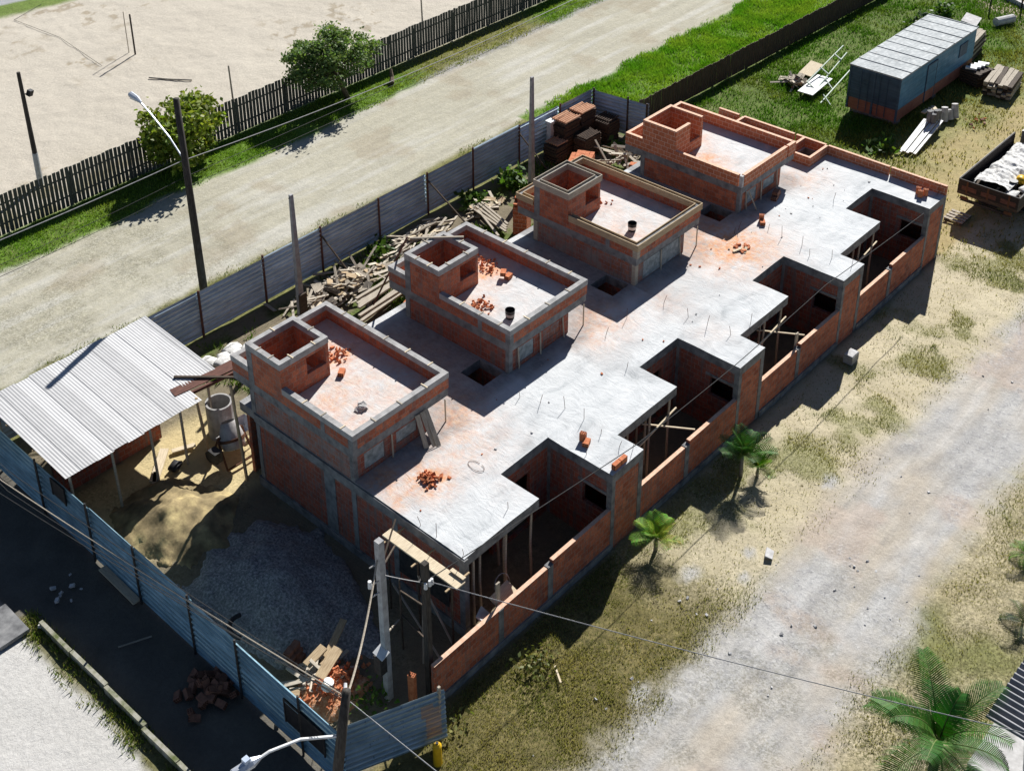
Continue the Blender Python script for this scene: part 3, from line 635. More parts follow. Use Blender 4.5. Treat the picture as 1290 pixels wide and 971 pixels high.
# brick parapet on the end wall with two masonry troughs round the light shaft
mb = MB(); t = .12; zt = S+.42
for (a, b) in ((-BF+.3, 1.42), (1.5, 4.3), (4.42, 5.85), (5.95, 8.5), (8.75, 9.8)): mb.box(END-.13, END-.01, a, b, S-.02, zt)
mb.box(END-.14, END-.5, -BF+.01, -BF+.13, S-.02, zt-.1) if False else None
mb.box(END-.12, END-.005, -BF+.005, -BF+.29, S-.02, zt)
mb.box(25.6, END-.13, 4.3, 4.42, S-.02, zt); mb.box(25.6, 25.72, 4.42, 5.5, S-.02, zt); mb.box(25.72, END-.13, 5.4, 5.52, S-.02, zt); mb.box(24.38, END-.13, 8.42, 8.54, S-.02, zt)
mb.m = [1 if (min(p[2] for p in mb.v[f[0]:f[0]+4]) > zt-.01) else 0 for f in mb.f]
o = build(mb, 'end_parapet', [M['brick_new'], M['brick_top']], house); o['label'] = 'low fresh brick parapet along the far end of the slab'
# rebar stubs
for (x, y) in ((6.35,2.72),(6.68,1.96),(6.69,1.21),(5.5,.15),(9.68,1.8),(11.88,3.47),(13.43,3.03),(13.3,1.89),(13.26,1.11),(13.43,.24),(14.42,.1),(19.58,.8),(23.82,2.18),(19.98,.1),(20.2,-.62),(19.34,3.76),(19.96,2.21),(19.96,1.35),(6.4,-.37),(6.5,.4),(6.59,-.74),(6.16,3.39),(19.0,3.71),(2.24,.4),(.1,1.76),(.08,1.13),(.12,.13),(10.6,3.4),(20.1,2.9),(26.9,-.7)):
    h = R.uniform(.28, .6); a = R.uniform(-.15, .15); b2 = R.uniform(-.15, .15)
    build(MB().tube([(x, y, S-.05), (x+a*.3, y+b2*.3, S+h*.42), (x+a*.62, y+b2*.62, S+h*.85)], .008, 5), 'rebar', M['rust'], house)
# front boundary walls, one per house
for i in range(4):
    X = i*PW; x0 = -2.2 if i == 0 else X+.005; x1 = X+LB-.006; xm = 2.5 if i == 0 else X+2.45
    names = ['low brick front wall beside the zinc gate sheet, nearest the camera', 'low brick front wall between the bright young palm and the pair of palms', 'low brick front wall of the third house with a plank standing on it', 'low brick front wall of the farthest house, nearest the truck']
    w = thing('boundary_wall', names[i], 'wall', ((x0+x1)/2, -BF, 0), 'low brick front walls of the houses')
    h1 = 1.42 if i == 0 else 1.46
    build(MB().box(x0, xm-.11, -BF+.01, -BF+.14, .2, h1, 0, 1), 'brick_panel', [M['brick'], M['brick_top']], w)
    build(MB().box(xm+.11, x1, -BF+.01, -BF+.14, .2, h1+.14, 0, 1), 'brick_panel', [M['brick'], M['brick_top']], w)
    build(MB().box(xm-.11, xm+.11, -BF-.01, -BF+.16, .2, h1+.02), 'column', M['concrete'], w)
    if i == 0: build(MB().box(.3, .5, -BF-.01, -BF+.16, .2, h1-.01), 'column', M['concrete'], w)
    build(MB().box(x0-.02, x1, -BF-.04, -BF+.18, -.15, .2), 'plinth', M['concrete'], w)

# ------------------------------------------------------------------ zinc fences
def prof_sheet(h, period=.2, amp=.036, z0=.04):
    n = int(h/period*6); out = []
    for k in range(n+1):
        z = z0+h*k/n; ph = (z/period) % 1
        out.append((z, amp*(1 if ph < .25 else (1-(ph-.25)/.25*2 if ph < .5 else (-1 if ph < .75 else -1+(ph-.75)/.25*2)))))
    return out
def fence_run(root, A, B, posts, h, mat, side, postm, nm='panel'):
    A = Vector(A); B = Vector(B); d = (B-A).normalized(); nrm = Vector((-d.y, d.x, 0))*side; L = (B-A).length
    cuts = [0]+list(posts)+[L]
    for a, b in zip(cuts, cuts[1:]):
        hj = h+R.uniform(-.07, .07); tilt = R.uniform(-.03, .03); z0 = R.uniform(.0, .06)
        P0 = A+d*(a-.03); P1 = A+d*(b+.03); off = R.uniform(0, .02)
        def fn(q, e, P0=P0, P1=P1): p = (P1 if e else P0)+nrm*(q[1]+off+tilt*q[0]); return (p.x, p.y, q[0])
        build(MB().sheet(prof_sheet(hj, z0=z0), fn), nm, mat, root)
    for a in posts:
        p = A+d*a+nrm*.085; th = h+R.uniform(.06, .2); l = R.uniform(-.02, .02)
        build(MB().bar((p.x, p.y, -.1), (p.x+l, p.y+l, th), .055 if side > 0 else .085, .06), 'post', postm, root)
f = thing('metal_fence', 'long grey blue zinc sheet fence between the dirt road and the houses', 'fence', (13, 17.1, 0))
fence_run(f, (-5.2, 17.2, 0), (27.1, 17.1, 0), [6.2, 8.7, 11.75, 14.7, 17.9, 20.8, 23.7, 26.85, 29.8], 1.98, M['zinc'], -1, M['wood_red'])
for (x, y2) in ((15.6, 15.3), (21.6, 15.7), (9.5, 15.9)):
    build(MB().bar((x, 17.0, 1.7), (x+.5, y2, .05), .06, .05), 'brace', M['wood_dark'], f)
f = thing('metal_fence', 'short dark zinc sheet fence closing the back corner behind the tile stacks', 'fence', (27.3, 15.6, 0))
fence_run(f, (27.15, 17.05, 0), (27.5, 13.9, 0), [.12, 2.05, 3.1], 1.98, M['zinc'], -1, M['wood_dark'])
f = thing('metal_fence', 'blue zinc sheet fence along the shaded soil strip on the left of the yard', 'fence', (-5.4, 7, 0))
fence_run(f, (-5.45, -1.05, 0), (-5.45, 17.1, 0), [1.55, 4.1, 6.2, 8.85, 11.3, 14.2], 2.05, M['zinc_blue'], 1, M['metal_dark'])
for y in (1.1, 3.7, 5.2, 7.8, 9.6, 12.5): build(MB().bar((-5.37, y-.9, 1.0), (-5.37, y+.9, 1.02), .03, .05), 'rail', M['wood_grey'], f)
for (ya, yb, za, zb) in ((-.42, 1.1, .7, 1.55), (11.5, 12.25, 1.35, 2.0)):
    h_ = build(MB().box(-5.53, -5.50, ya, yb, za, zb), 'hatch', M['black'], f)
    build(MB().bar((-5.54, ya, za), (-5.54, ya, zb), .04, .04).bar((-5.54, yb, za), (-5.54, yb, zb), .04, .04).bar((-5.54, ya, zb), (-5.54, yb, zb), .04, .04), 'hatch_frame', M['metal_dark'], h_)
tag(build(MB().bar((-6.9, 6.9, .02), (-6.05, 6.5, .05), .035, .03), 'stick', M['wood_grey']), 'thin stick lying on the shaded soil outside the blue zinc fence', 'stick')
tag(build(MB().bar((.9, -2.5, .0), (.55, -3.0, .06), .05, .03), 'stick', M['wood_pale']), 'pale stick lying on the olive grass before the nearest house', 'stick')
g = thing('metal_gate', 'single corrugated grey sheet leaning across the front corner with a rusty patch', 'gate sheet', (-4, -1.4, 0))
def gfn(q, e):
    p = Vector((-5.3, -.85, 0)).lerp(Vector((-2.75, -1.95, 0)), e) + Vector((-.4, -.92, 0))*(q[1]*1.0); return (p.x+.02*q[0], p.y+.05*q[0], q[0])
o = build(MB().sheet(prof_sheet(1.75, .165, .026, .08), gfn), 'sheet', M['zinc_front'], g)
build(MB().bar((-5.25, -.78, 0), (-5.25, -.78, 2.0), .08, .08), 'post', M['wood_dark'], g); build(MB().bar((-2.85, -1.8, 0), (-2.85, -1.8, 1.95), .07, .07), 'post', M['wood_grey'], g)
M['rust_sheet'] = corrugated('rusty_zinc', (.30, .27, .24), (.42, .28, .20), .3, .5, (.36, .15, .08), .3)
for (e0, e1, a, b) in ((.80, .95, .35, 1.35), (.76, .88, 1.05, 1.5)):
    pr = [q for q in prof_sheet(1.75, .165, .026, .08) if a <= q[0] <= b]
    build(MB().sheet([(z, d+.006+.002*(a > 1)) for z, d in pr], lambda q, e: gfn(q, e0+(e1-e0)*e)), 'rust_patch', M['rust_sheet'], g)
# picket fence of pales
def pales(name, label, A, B, h, w, step, mat, rails=2, postm=None):
    A = Vector(A); B = Vector(B); d = (B-A).normalized(); nrm = Vector((-d.y, d.x, 0)); L = (B-A).length
    root = thing(name, label, 'fence', (A+B)/2); mb = MB(); s = 0; ang = math.atan2(d.y, d.x)
    while s < L:
        p = A+d*s; hh = h+R.uniform(-.04, .04)
        mb.obox((p.x, p.y, hh/2), (w*R.uniform(.92, 1.05), .035, hh), Matrix.Rotation(ang+R.uniform(-.03, .03), 3, 'Z') @ Matrix.Rotation(R.uniform(-.012, .012), 3, 'Y')); s += step
    build(mb, 'pale_row', mat, root)
    for k in range(rails):
        z = h*(.25+.5*k); a = A+nrm*.04; b = B+nrm*.04; build(MB().bar((a.x, a.y, z), (b.x, b.y, z), .05, .07), 'rail', mat, root)
    s = 1.2
    while s < L:
        p = A+d*s+nrm*.1; build(MB().box(p.x-.04, p.x+.04, p.y-.04, p.y+.04, 0, h-.25), 'post', mat, root); s += 3.1
    return root
M['pale'] = simple('weathered_pale', (.04, .045, .038), (.10, .105, .09), 5, .85, bs=.3, stretch=(6, 6, .5))
M['board_dark'] = simple('dark_board', (.05, .035, .025), (.12, .085, .06), 5, .85, bs=.3, stretch=(6, 6, .5))
pales('picket_fence', 'long dark grey picket fence between the grass verge and the sand lot', (-8, 29.62, 0), (60, 29.75, 0), 1.9, .162, .21, M['pale'])
pales('board_fence', 'dark brown board fence between the bright grass and the container field', (27.7, 15.3, 0), (60, 14.3, 0), 1.35, .155, .2, M['board_dark'], 1)

# ------------------------------------------------------------------ open shed with fibre cement roof
sh = thing('open_shed', 'open shed with pale corrugated roof in the back corner of the yard', 'shed', (-2.4, 14, 0))
def roofsheet(x0, x1, y0, y1, lift):
    pr = []; n = max(8, int((x1-x0)/.026)); per = .105
    for k in range(n+1):
        x = x0+(x1-x0)*k/n; pr.append((x, .006*math.sin(2*math.pi*x/per)))
    def fn(q, e): y = y1 if e else y0; return (q[0], y, 2.42+(y-11.4)*.055+q[1]+lift)
    return MB().sheet(pr, fn)
x = -5.45; k = 0
while x < .7:
    x1 = min(x+.55, .74); yb = 11.38+R.uniform(-.03, .03) if x < -1.0 else 12.2+R.uniform(-.03, .03)
    lift = .010*(k % 2)
    build(roofsheet(x, x1+.05, yb, 16.35+R.uniform(-.03, .03), lift), 'roof_sheet', M['fibre'], sh); x += .55; k += 1
for (px, py) in ((-5.2, 11.6), (-2.3, 11.6), (-1.1, 11.7), (.5, 12.4), (-5.2, 16.1), (-2.3, 16.1), (.5, 16.1), (-3.7, 11.6)):
    build(MB().cyl((px, py, -.1), (px+R.uniform(-.05, .05), py, 2.36+(py-11.4)*.055), .05, .045, 7), 'post', M['wood_grey'], sh)
for y in (11.6, 13.2, 14.8, 16.1): build(MB().bar((-5.5 if y > 11.7 else -5.3, y, 2.37+(y-11.4)*.055), (.6 if y > 12 else -.5, y, 2.37+(y-11.4)*.055), .06, .05), 'purlin', M['wood'], sh)
build(MB().box(-4.9, -.95, 13.4, 13.54, 0, 2.1), 'rear_partition', M['brick_dull'], sh)
tag(build(MB().obox((.3, 12.15, 2.47), (2.5, .42, .03), Matrix.Rotation(-.13, 3, 'Z')), 'wide_board', M['wood_red']), 'wide dark board lying over the timber beams between shed and house', 'board')
for (x0, x1, y) in ((-1.04, 1.6, 12.0), (-.9, 1.7, 12.45)):
    tag(build(MB().bar((x0, y+.05, 2.36), (x1, y-.32 if y < 12.2 else y-.2, 2.42), .09, .11), 'roof_beam', M['wood_red']), 'red brown timber beam bridging shed roof and house, ' + ('nearest the concrete pipe' if y < 12.2 else 'nearest the sacks'), 'beam', 'timber beams between shed and house')
tag(build(MB().bar((-.45, 12.9, 2.55), (1.0, 11.35, 2.5), .08, .06), 'roof_batten', M['wood_dark']), 'dark batten lying crosswise over the two shed beams', 'batten')
for (x, y, lb) in ((-.42, 11.45, 'round timber prop standing in the sandy yard beside the concrete pipe'), (-.25, 9.62, 'round timber prop standing at the house corner beside the cement mixer')):
    tag(build(MB().cyl((x, y, -.1), (x-.12, y+.1, 2.45 if y > 10 else 3.8), .055, .05, 8), 'timber_prop', M['wood']), lb, 'prop', 'props under the beams')

# ------------------------------------------------------------------ poles, lamps, cables
tp = thing('street_lamp', 'tall dark pole with street lamp arm reaching over the dirt road', 'street lamp', (4.55, 18.4, 0))
build(MB().tube([(4.6, 18.4, -.2), (4.55, 18.42, 4.5), (4.5, 18.45, 9.25)], [.17, .145, .115], 10), 'pole', M['pole_dark'], tp, smooth=True)
build(MB().tube([(4.55, 18.5, 6.65), (4.6, 19.4, 7.3), (4.62, 20.6, 7.95), (4.62, 21.3, 8.25)], .035, 6), 'arm', M['lamp_body'], tp)
lh = build(MB().tube([(4.62, 21.1, 8.2), (4.62, 21.35, 8.28), (4.62, 21.75, 8.33), (4.62, 21.85, 8.33)], [.05, .11, .12, .05], 8), 'lamp_head', M['lamp_body'], tp)
build(MB().box(4.54, 4.7, 21.32, 21.72, 8.19, 8.225), 'lamp_glass', M['lamp_glass'], lh)
for (x, y, h, lb) in ((6.85, 15.3, 5.45, 'tapered concrete pole rising behind the nearest house by the board heap'), (20.4, 15.2, 5.55, 'tapered concrete pole rising behind the third house by the tile stacks')):
    c = thing('concrete_pole', lb, 'pole', (x, y, 0), 'tapered concrete poles')
    mb = MB(); n = 6
    for k in range(n):
        z0, z1 = h*k/n-.1*(k == 0), h*(k+1)/n; w = .13-.06*k/n
        a = [(x-w, y-w*.8, z0), (x+w, y-w*.8, z0), (x+w, y+w*.8, z0), (x-w, y+w*.8, z0)]; w2 = .13-.06*(k+1)/n
        b = [(x-w2, y-w2*.8, z1), (x+w2, y-w2*.8, z1), (x+w2, y+w2*.8, z1), (x-w2, y+w2*.8, z1)]
        for j in range(4): mb.face([a[j], a[(j+1) % 4], b[(j+1) % 4], b[j]], [(0, z0), (.2, z0), (.2, z1), (0, z1)])
        if k == n-1: mb.face(b, [(0, 0), (.1, 0), (.1, .1), (0, .1)])
    build(mb, 'shaft', M['pole_concrete'], c); build(MB().cyl((x-.12, y, h-.12), (x+.1, y, h-.12), .02, n=6), 'bolt', M['metal_dark'], c)
    if x < 10: build(MB().box(x-.18, x+.18, y-.2, y-.13, 0, 1.1), 'boot_plank', M['wood_dark'], c)
sp = thing('floodlight_pole', 'dark pole with a small floodlight and pale foot in the sand lot', 'pole', (5.5, 32.5, 0))
build(MB().tube([(5.5, 32.5, 1.6), (5.45, 32.52, 5.7)], [.12, .085], 9), 'shaft', M['pole_dark'], sp); build(MB().cyl((5.5, 32.5, -.1), (5.5, 32.5, 1.62), .14, .13, 9), 'painted_foot', simple('faded_blue_paint', (.32, .36, .38), (.46, .49, .5), 7, .8), sp)
build(MB().obox((5.78, 32.45, 4.6), (.24, .2, .28), Euler((.3, .2, .4)).to_matrix()).bar((5.48, 32.5, 4.6), (5.7, 32.46, 4.6), .04, .04), 'floodlight', M['black'], sp)
for (x, y, h, lb) in ((15.2, 30.3, 3.4, 'thin bare post standing just behind the picket fence by the round tree'), (28.6, 30.4, 3.4, 'thin pale post behind the picket fence near the top edge')):
    tag(build(MB().cyl((x, y, -.1), (x-.1, y, h), .05, .04, 7), 'fence_post', M['wood_grey']), lb, 'post', 'thin posts behind the picket fence')
vb = thing('volleyball_post', 'pair of slim volleyball posts standing in the sand', 'sports post', (17, 42.1, 0))
build(MB().cyl((17, 42.03, -.1), (17, 42.03, 2.4), .05, n=7), 'thick_post', M['pole_dark'], vb); build(MB().cyl((16.92, 42.55, -.1), (16.92, 42.55, 2.45), .025, n=6), 'thin_post', M['wood_grey'], vb)
def cable(pts, r, lb, mat, sag=0.0, group=None, nm='overhead_cable'):
    out = []
    for a, b in zip(pts, pts[1:]):
        a = Vector(a); b = Vector(b)
        for k in range(14): t = k/14; q = a.lerp(b, t); q.z -= sag*4*t*(1-t); out.append(q)
    out.append(Vector(pts[-1])); return tag(build(MB().tube(out, r, 5), nm, mat), lb, 'cable', group)
cable([(17.5, 53.1, .005), (15.0, 52.0, .005), (15.4, 47.4, .005), (14.8, 42.0, .005)], .012, 'thin dark line lying on the sand as a court marking', M['cable_dark'], nm='court_line')
tag(build(MB().tube([(15.6, 38.6, .03), (16.2, 37.7, .0), (17.0, 36.6, .0)], .04, 5), 'driftwood', M['wood_grey']), 'long thin stick lying on the sand', 'stick')
cable([(-14, 18.6, 7.2), (4.45, 18.5, 6.7), (24, 18.2, 6.4), (60, 20.5, 6.6)], .018, 'pale overhead cable running along the dirt road past the tall lamp pole', M['cable'], .25)
for k, (z, y) in enumerate(((6.1, 18.35), (5.7, 18.3))): cable([(-14, y, z+.3), (4.5, y, z), (60, y+1.5, z)], .01, ('upper ' if k == 0 else 'lower ')+'thin dark overhead wire along the dirt road', M['cable_dark'], .35)
p1 = thing('meter_post', 'square concrete service post with meter box and insulators', 'post', (-2.87, .13, 0))
build(MB().box(-2.96, -2.78, .04, .22, -.1, 5.6), 'shaft', M['pole_concrete'], p1); build(MB().box(-3.2, -2.97, .0, .26, 1.15, 1.75), 'meter_box', M['metal_dark'], p1)
build(MB().obox((-3.06, .1, 1.86), (.3, .34, .03), Euler((.3, -.3, 0)).to_matrix()), 'box_lid', M['white'], p1)
for z in (4.9, 4.3, 3.9): build(MB().bar((-2.95, .13, z), (-3.18, .2, z-.05), .03, .03), 'bracket', M['cable'], p1)
build(MB().cyl((-3.2, .2, 4.2), (-3.2, .2, 4.42), .06, .05, 8), 'insulator', M['white'], p1)
p2 = thing('service_post', 'dark square post with white insulators at the end of the front brick wall', 'post', (-2.05, -.62, 0))
build(MB().box(-2.13, -1.97, -.7, -.54, -.1, 4.75), 'shaft', M['pole_dark'], p2); build(MB().box(-2.2, -1.9, -.6, -.5, 4.1, 4.16), 'crossarm', M['metal_dark'], p2)
for dx in (-.12, .1, .02): build(MB().cyl((-2.05+dx, -.75, 4.05), (-2.05+dx, -.75, 4.22), .055, .04, 8), 'insulator', M['white'], p2)
cable([(-2.0, -.75, 4.15), (3.9, -13.6, 4.1), (8, -22, 5)], .012, 'pale cable crossing above the gravel track in front of the large palm', M['cable'], .12)
cable([(-2.05, -.7, 4.1), (-2.9, .1, 4.5), (-.03, 3.6, 1.3)], .012, 'grey cable strung from the meter post down to the side wall', M['cable'], .02)
cable([(-1.95, -.7, 4.2), (6.2, -1.12, 3.55), (11.5, -1.12, 3.43), (17.2, -1.12, 3.65), (25, -1.06, 3.05)], .014, 'thin wire strung along the front of all four houses', M['cable_dark'], .02)
sl = thing('street_lamp', 'leaning dark pole with white lamp arm at the bottom corner of the zinc fence', 'street lamp', (-7.3, -2.4, 0))
build(MB().tube([(-7.3, -2.4, -.2), (-6.37, -2.25, 3.85), (-6.08, -2.21, 5.05)], [.15, .12, .1], 10), 'pole', M['pole_dark'], sl, smooth=True)
build(MB().tube([(-6.37, -2.22, 3.85), (-7.2, -1.85, 4.2), (-7.9, -1.65, 4.3), (-8.2, -1.58, 4.25)], .035, 7), 'arm', M['white'], sl)
lh = build(MB().tube([(-8.1, -1.6, 4.27), (-8.3, -1.55, 4.25), (-8.75, -1.45, 4.2), (-8.85, -1.43, 4.2)], [.04, .12, .12, .05], 8), 'lamp_head', M['lamp_body'], sl)
build(MB().obox((-8.42, -1.5, 4.38), (.14, .14, .12)), 'photocell', M['lamp_glass'], lh)
for k in range(5): build(MB().cyl((-6.12+.02*k, -2.1+.05*(k % 2), 4.1+.2*k), (-6.0+.02*k, -1.98, 4.15+.2*k), .05, .04, 7), 'insulator', M['white'] if k > 2 else M['metal_dark'], sl)
for k, (dx, dz) in enumerate(((0, 0), (.25, .18), (-.2, -.25), (.1, -.45))):
    cable([(-6.1, -2.2, 4.85+dz*.3), (-7.45+dx, 11.0, 3.95+dz), (-8.0+dx, 24, 6)], .011 if k else .018, ['thick sagging dark cable above the left soil strip', 'thin dark wire right of the thick cable above the soil strip', 'thin dark wire left of the thick cable above the soil strip', 'lowest thin dark wire above the left soil strip'][k], M['cable_dark'] if k else M['wood_grey'], .12, 'wires along the left fence')
cable([(-6.05, -2.2, 4.9), (-2.95, .15, 5.0)], .025, 'thick twisted drop cable between the leaning pole and the meter post', M['wood_grey'], .35)
cable([(-6.0, -2.2, 4.6), (-5.4, -4.6, 3.6), (-4.5, -8, 3.4)], .013, 'white drop wire falling toward the camera from the leaning pole', M['cable'], .0)

# ------------------------------------------------------------------ container
ct = thing('site_container', 'long blue container with pale roof and red brown lower band in the grass', 'container', (41.3, 7.07, 0))
M['cont_side'] = corrugated('container_blue', (.06, .19, .31), (.12, .28, .41), .1, .5, (.10, .13, .15), .3)
M['cont_end'] = corrugated('container_dark_blue', (.04, .075, .12), (.07, .12, .18), .1, .55, (.03, .035, .045), .3)
M['cont_red'] = corrugated('container_red_band', (.22, .085, .06), (.31, .14, .10), .1, .6, (.12, .06, .05), .2)
M['cont_roof'] = corrugated('container_roof', (.24, .26, .265), (.36, .38, .385), 0, .7, (.34, .24, .19), .2)
x0, x1, y0, y1, z0, z1, zr = 36.8, 45.3, 5.71, 8.43, .25, 2.62, .88
build(MB().box(x0+.02, x1, y0+.02, y1-.02, z0, zr), 'lower_band', M['cont_red'], ct)
mb = MB(); mb.box(x0+.02, x1, y0+.02, y1-.02, zr, z1-.06, 0); build(mb, 'body', [M['cont_side']], ct)
build(MB().box(x0, x0+.018, y0+.08, y1-.08, zr, z1-.1), 'end_wall', M['cont_end'], ct)
for y in (y0+.05, y1-.05, (y0+y1)/2): build(MB().box(x0-.03, x0+.03, y-.05, y+.05, z0, z1-.06), 'corner_post', M['cont_end'], ct)
for y in (6.35, 7.75, 6.75, 7.35): build(MB().cyl((x0-.05, y, z0+.1), (x0-.05, y, z1-.2), .018, n=6), 'lock_bar', M['cont_end'], ct)
mb = MB(); n = 9
for k in range(n):
    a = x0-.04+(x1-x0+.08)*k/n; b = x0-.04+(x1-x0+.08)*(k+1)/n
    mb.box(a+.012, b-.012, y0-.03, y1+.03, z1-.06, z1+.01+.012*(k % 2))
    mb.box(b-.03, b+.03, y0-.032, y1+.032, z1-.058, z1+.045)
build(mb, 'roof', M['cont_roof'], ct)
dr = build(MB().box(39.75, 40.72, y0-.022, y0+.016, .3, 2.28), 'side_door', M['cont_side'], ct)
mb = MB(); mb.box(39.69, 39.75, y0-.03, y0+.018, .3, 2.34); mb.box(40.72, 40.78, y0-.03, y0+.018, .3, 2.34); mb.box(39.75, 40.72, y0-.03, y0+.018, 2.281, 2.34); build(mb, 'door_frame', M['cont_end'], dr)
build(MB().box(39.76, 40.71, y0-.026, y0-.023, .3, .88), 'door_band', M['cont_red'], dr); build(MB().box(43.4, 44.3, y0-.02, y0+.018, 1.5, 2.2), 'window_shutter', M['cont_end'], ct)
for x in (37.3, 41.2, 44.8): build(MB().box(x-.2, x+.2, y0+.1, y1-.1, -.1, z0), 'footing', M['concrete'], ct)

# ------------------------------------------------------------------ truck
tk = thing('flatbed_truck', 'dark flatbed truck with low sides parked at the right edge', 'truck', (34, -1.25, 0))
bx0, bx1, by0, by1, bz0, bz1 = 31.1, 36.9, -2.55, .07, 1.05, 1.62
M['truck_wood'] = simple('truck_side_board', (.015, .012, .011), (.042, .033, .03), 4, .75, bs=.25, stretch=(1, 5, 1), uv=True)
build(MB().box(bx0, bx1, by0, by1, bz0-.14, bz0), 'bed_floor', M['wood_dark'], tk)
build(MB().box(bx0+.05, bx1, by0, by0+.05, bz0, bz1), 'side_board', M['truck_wood'], tk); build(MB().box(bx0+.05, bx1, by1-.05, by1, bz0, bz1), 'side_board', M['truck_wood'], tk)
tg = build(MB().box(bx0, bx0+.05, by0, by1, bz0, bz1), 'tailgate', M['truck_wood'], tk)
for y in (by0+.4, (by0+by1)/2, by1-.4): build(MB().box(bx0-.02, bx0, y-.04, y+.04, bz0, bz1-.02), 'strap_hinge', M['rust'], tg)
mb = MB()
for k in range(3): mb.box(bx0-.012, bx0-.001, by0+.1+k*.85, by0+.75+k*.85, bz0+.1, bz0+.3)
build(mb, 'gate_panel', M['wood_red'], tg)
for s in (by0, by1): build(MB().box(bx0+.05, bx1, s-.012 if s == by0 else s, s if s == by0 else s+.012, bz1-.06, bz1+.01), 'top_rail', M['cable'], tk)
build(MB().box(bx0-.02, bx0+.06, by0+.2, by1-.2, .62, .74), 'bumper', M['metal_dark'], tk)
for y in (by0+.35, by1-.35): build(MB().box(bx0-.06, bx0-.02, y-.16, y+.16, .72, .86), 'tail_light', M['rust'], tk)
build(MB().box(bx0+.2, 39.4, -1.65, -.85, .68, .9), 'chassis', M['metal_dark'], tk)
for (x, y) in ((33.2, -2.2), (33.2, -.28), (38.6, -2.25), (38.6, -.23)):
    w = build(MB().cyl((x, y-.14, .46), (x, y+.14, .46), .46, n=20), 'wheel', M['black'], tk); build(MB().cyl((x, y-.15, .46), (x, y+.15, .46), .24, n=14), 'rim', M['metal_dark'], w)
mb = MB(); mb.box(37.4, 39.3, -2.4, -.08, .8, 1.55); mb.box(37.45, 38.9, -2.35, -.13, 1.55, 2.25); cb = build(mb, 'cab', simple('truck_cab_paint', (.09, .10, .12), (.14, .15, .17), 3, .4), tk)
build(MB().box(38.9, 38.92, -2.2, -.28, 1.6, 2.15).box(37.8, 38.7, -2.37, -2.351, 1.6, 2.12).box(37.8, 38.7, -.129, -.11, 1.6, 2.12), 'cab_window', M['black'], cb)
def lump(name, label, cat, c, size, mat, rz=0, group=None, seed=0, flat=.6):
    n = 10; m = 6; mb = MB(); rs = np.random.RandomState(seed+3)
    J = rs.uniform(.82, 1.12, (m+1, n))
    Rz = Matrix.Rotation(rz, 3, 'Z')
    def P(i, j):
        th = math.pi*i/m; ph = 2*math.pi*(j % n)/n; r = J[i, j % n] if 0 < i < m else 1
        sx = abs(math.cos(ph))**flat*math.copysign(1, math.cos(ph)); sy = abs(math.sin(ph))**flat*math.copysign(1, math.sin(ph)); s = math.sin(th)**.6
        return Vector(c)+Rz @ Vector((sx*s*size[0]/2*r, sy*s*size[1]/2*r, (math.cos(th)*.5+.5)*size[2]))
    for i in range(m):
        for j in range(n):
            q = [P(i, j), P(i+1, j), P(i+1, j+1), P(i, j+1)]; mb.face(q, [(p.x, p.y) for p in q])
    return tag(build(mb, name, mat, smooth=True), label, cat, group)
mb = MB(); gx = np.linspace(32.0, 36.8, 44); gy = np.linspace(-1.75, -.2, 18); GX, GY = np.meshgrid(gx, gy, indexing='ij')
GZ = 1.1+.26*np.abs(fbm(GX, GY, 1.1, 301)-.45)*2+.12*fbm(GX, GY, 4.5, 303)+.12*np.sin(math.pi*(GY+1.75)/1.55)+.05*(np.floor(GX*1.1) % 2)
HX = GX+.1*(fbm(GX, GY, 2, 305)-.5); HY = GY+.3*(fbm(GX, GY, .9, 307)-.5)
for a in range(43):
    for b in range(17):
        q = [(HX[c, d], HY[c, d], GZ[c, d]) for c, d in ((a, b), (a+1, b), (a+1, b+1), (a, b+1))]; mb.face(q, [p[:2] for p in q])
tag(build(mb, 'plastic_sheet', M['bag'], weld=True), 'crumpled white plastic sheeting covering the load on the truck bed', 'plastic sheet')
k = 0
for (x, y, sx, sy, z) in ((32.1, -1.9, .8, .5, 0), (32.9, -2.15, .7, .45, 0), (34.2, -2.1, .8, .5, 0)):
    lump('sack', 'small white sack beside the plastic sheeting on the truck bed', 'sack', (x, y, 1.05+z), (sx, sy, .2), M['bag'], R.uniform(-.5, .5), 'small sacks on the truck bed', k, .4); k += 1
lump('yellow_bundle', 'yellow bundle lying among the sacks on the truck', 'bundle', (33.3, -1.75, 1.08), (.55, .4, .4), M['yellow'], .3, None, 55)
for (x, y, a) in ((31.9, -.35, .4), (31.7, -.8, .1)): tag(build(MB().cyl((x-.35, y-.1*a, 1.13), (x+.4, y+.3*a, 1.2), .07, n=8), 'rubber_hose', M['black']), 'black rubber pipe on the truck bed '+('against the far side board' if y > -.5 else 'behind the tailgate'), 'pipe', 'black pipes on the truck')
tag(build(MB().cyl((32.75, -1.65, 1.05), (32.75, -1.65, 1.45), .16, .18, 12), 'bucket', M['black']), 'black bucket between the sacks on the truck', 'bucket')
for k in range(6): tag(build(MB().bar((31.3+.12*k, -1.2-.15*k, 1.08+.02*k), (32.3+.1*k, -1.0-.2*k, 1.1), .1, .025), 'slat', M['wood_pale'] if k % 2 else M['wood_dark']), 'thin board lying behind the tailgate on the truck bed', 'board', 'boards on the truck bed')
lad = thing('wooden_pallet', 'small dark pallet lying on the grass below the truck tailgate', 'pallet', (30.6, -.3, 0))
for k in range(4): build(MB().box(30.1+.25*k, 30.25+.25*k, -.75, .1, .1, .13), 'slat', M['wood_grey'], lad)
for y in (-.7, 0): build(MB().box(30.05, 31.05, y-.04, y+.04, 0, .1), 'bearer', M['wood_dark'], lad)

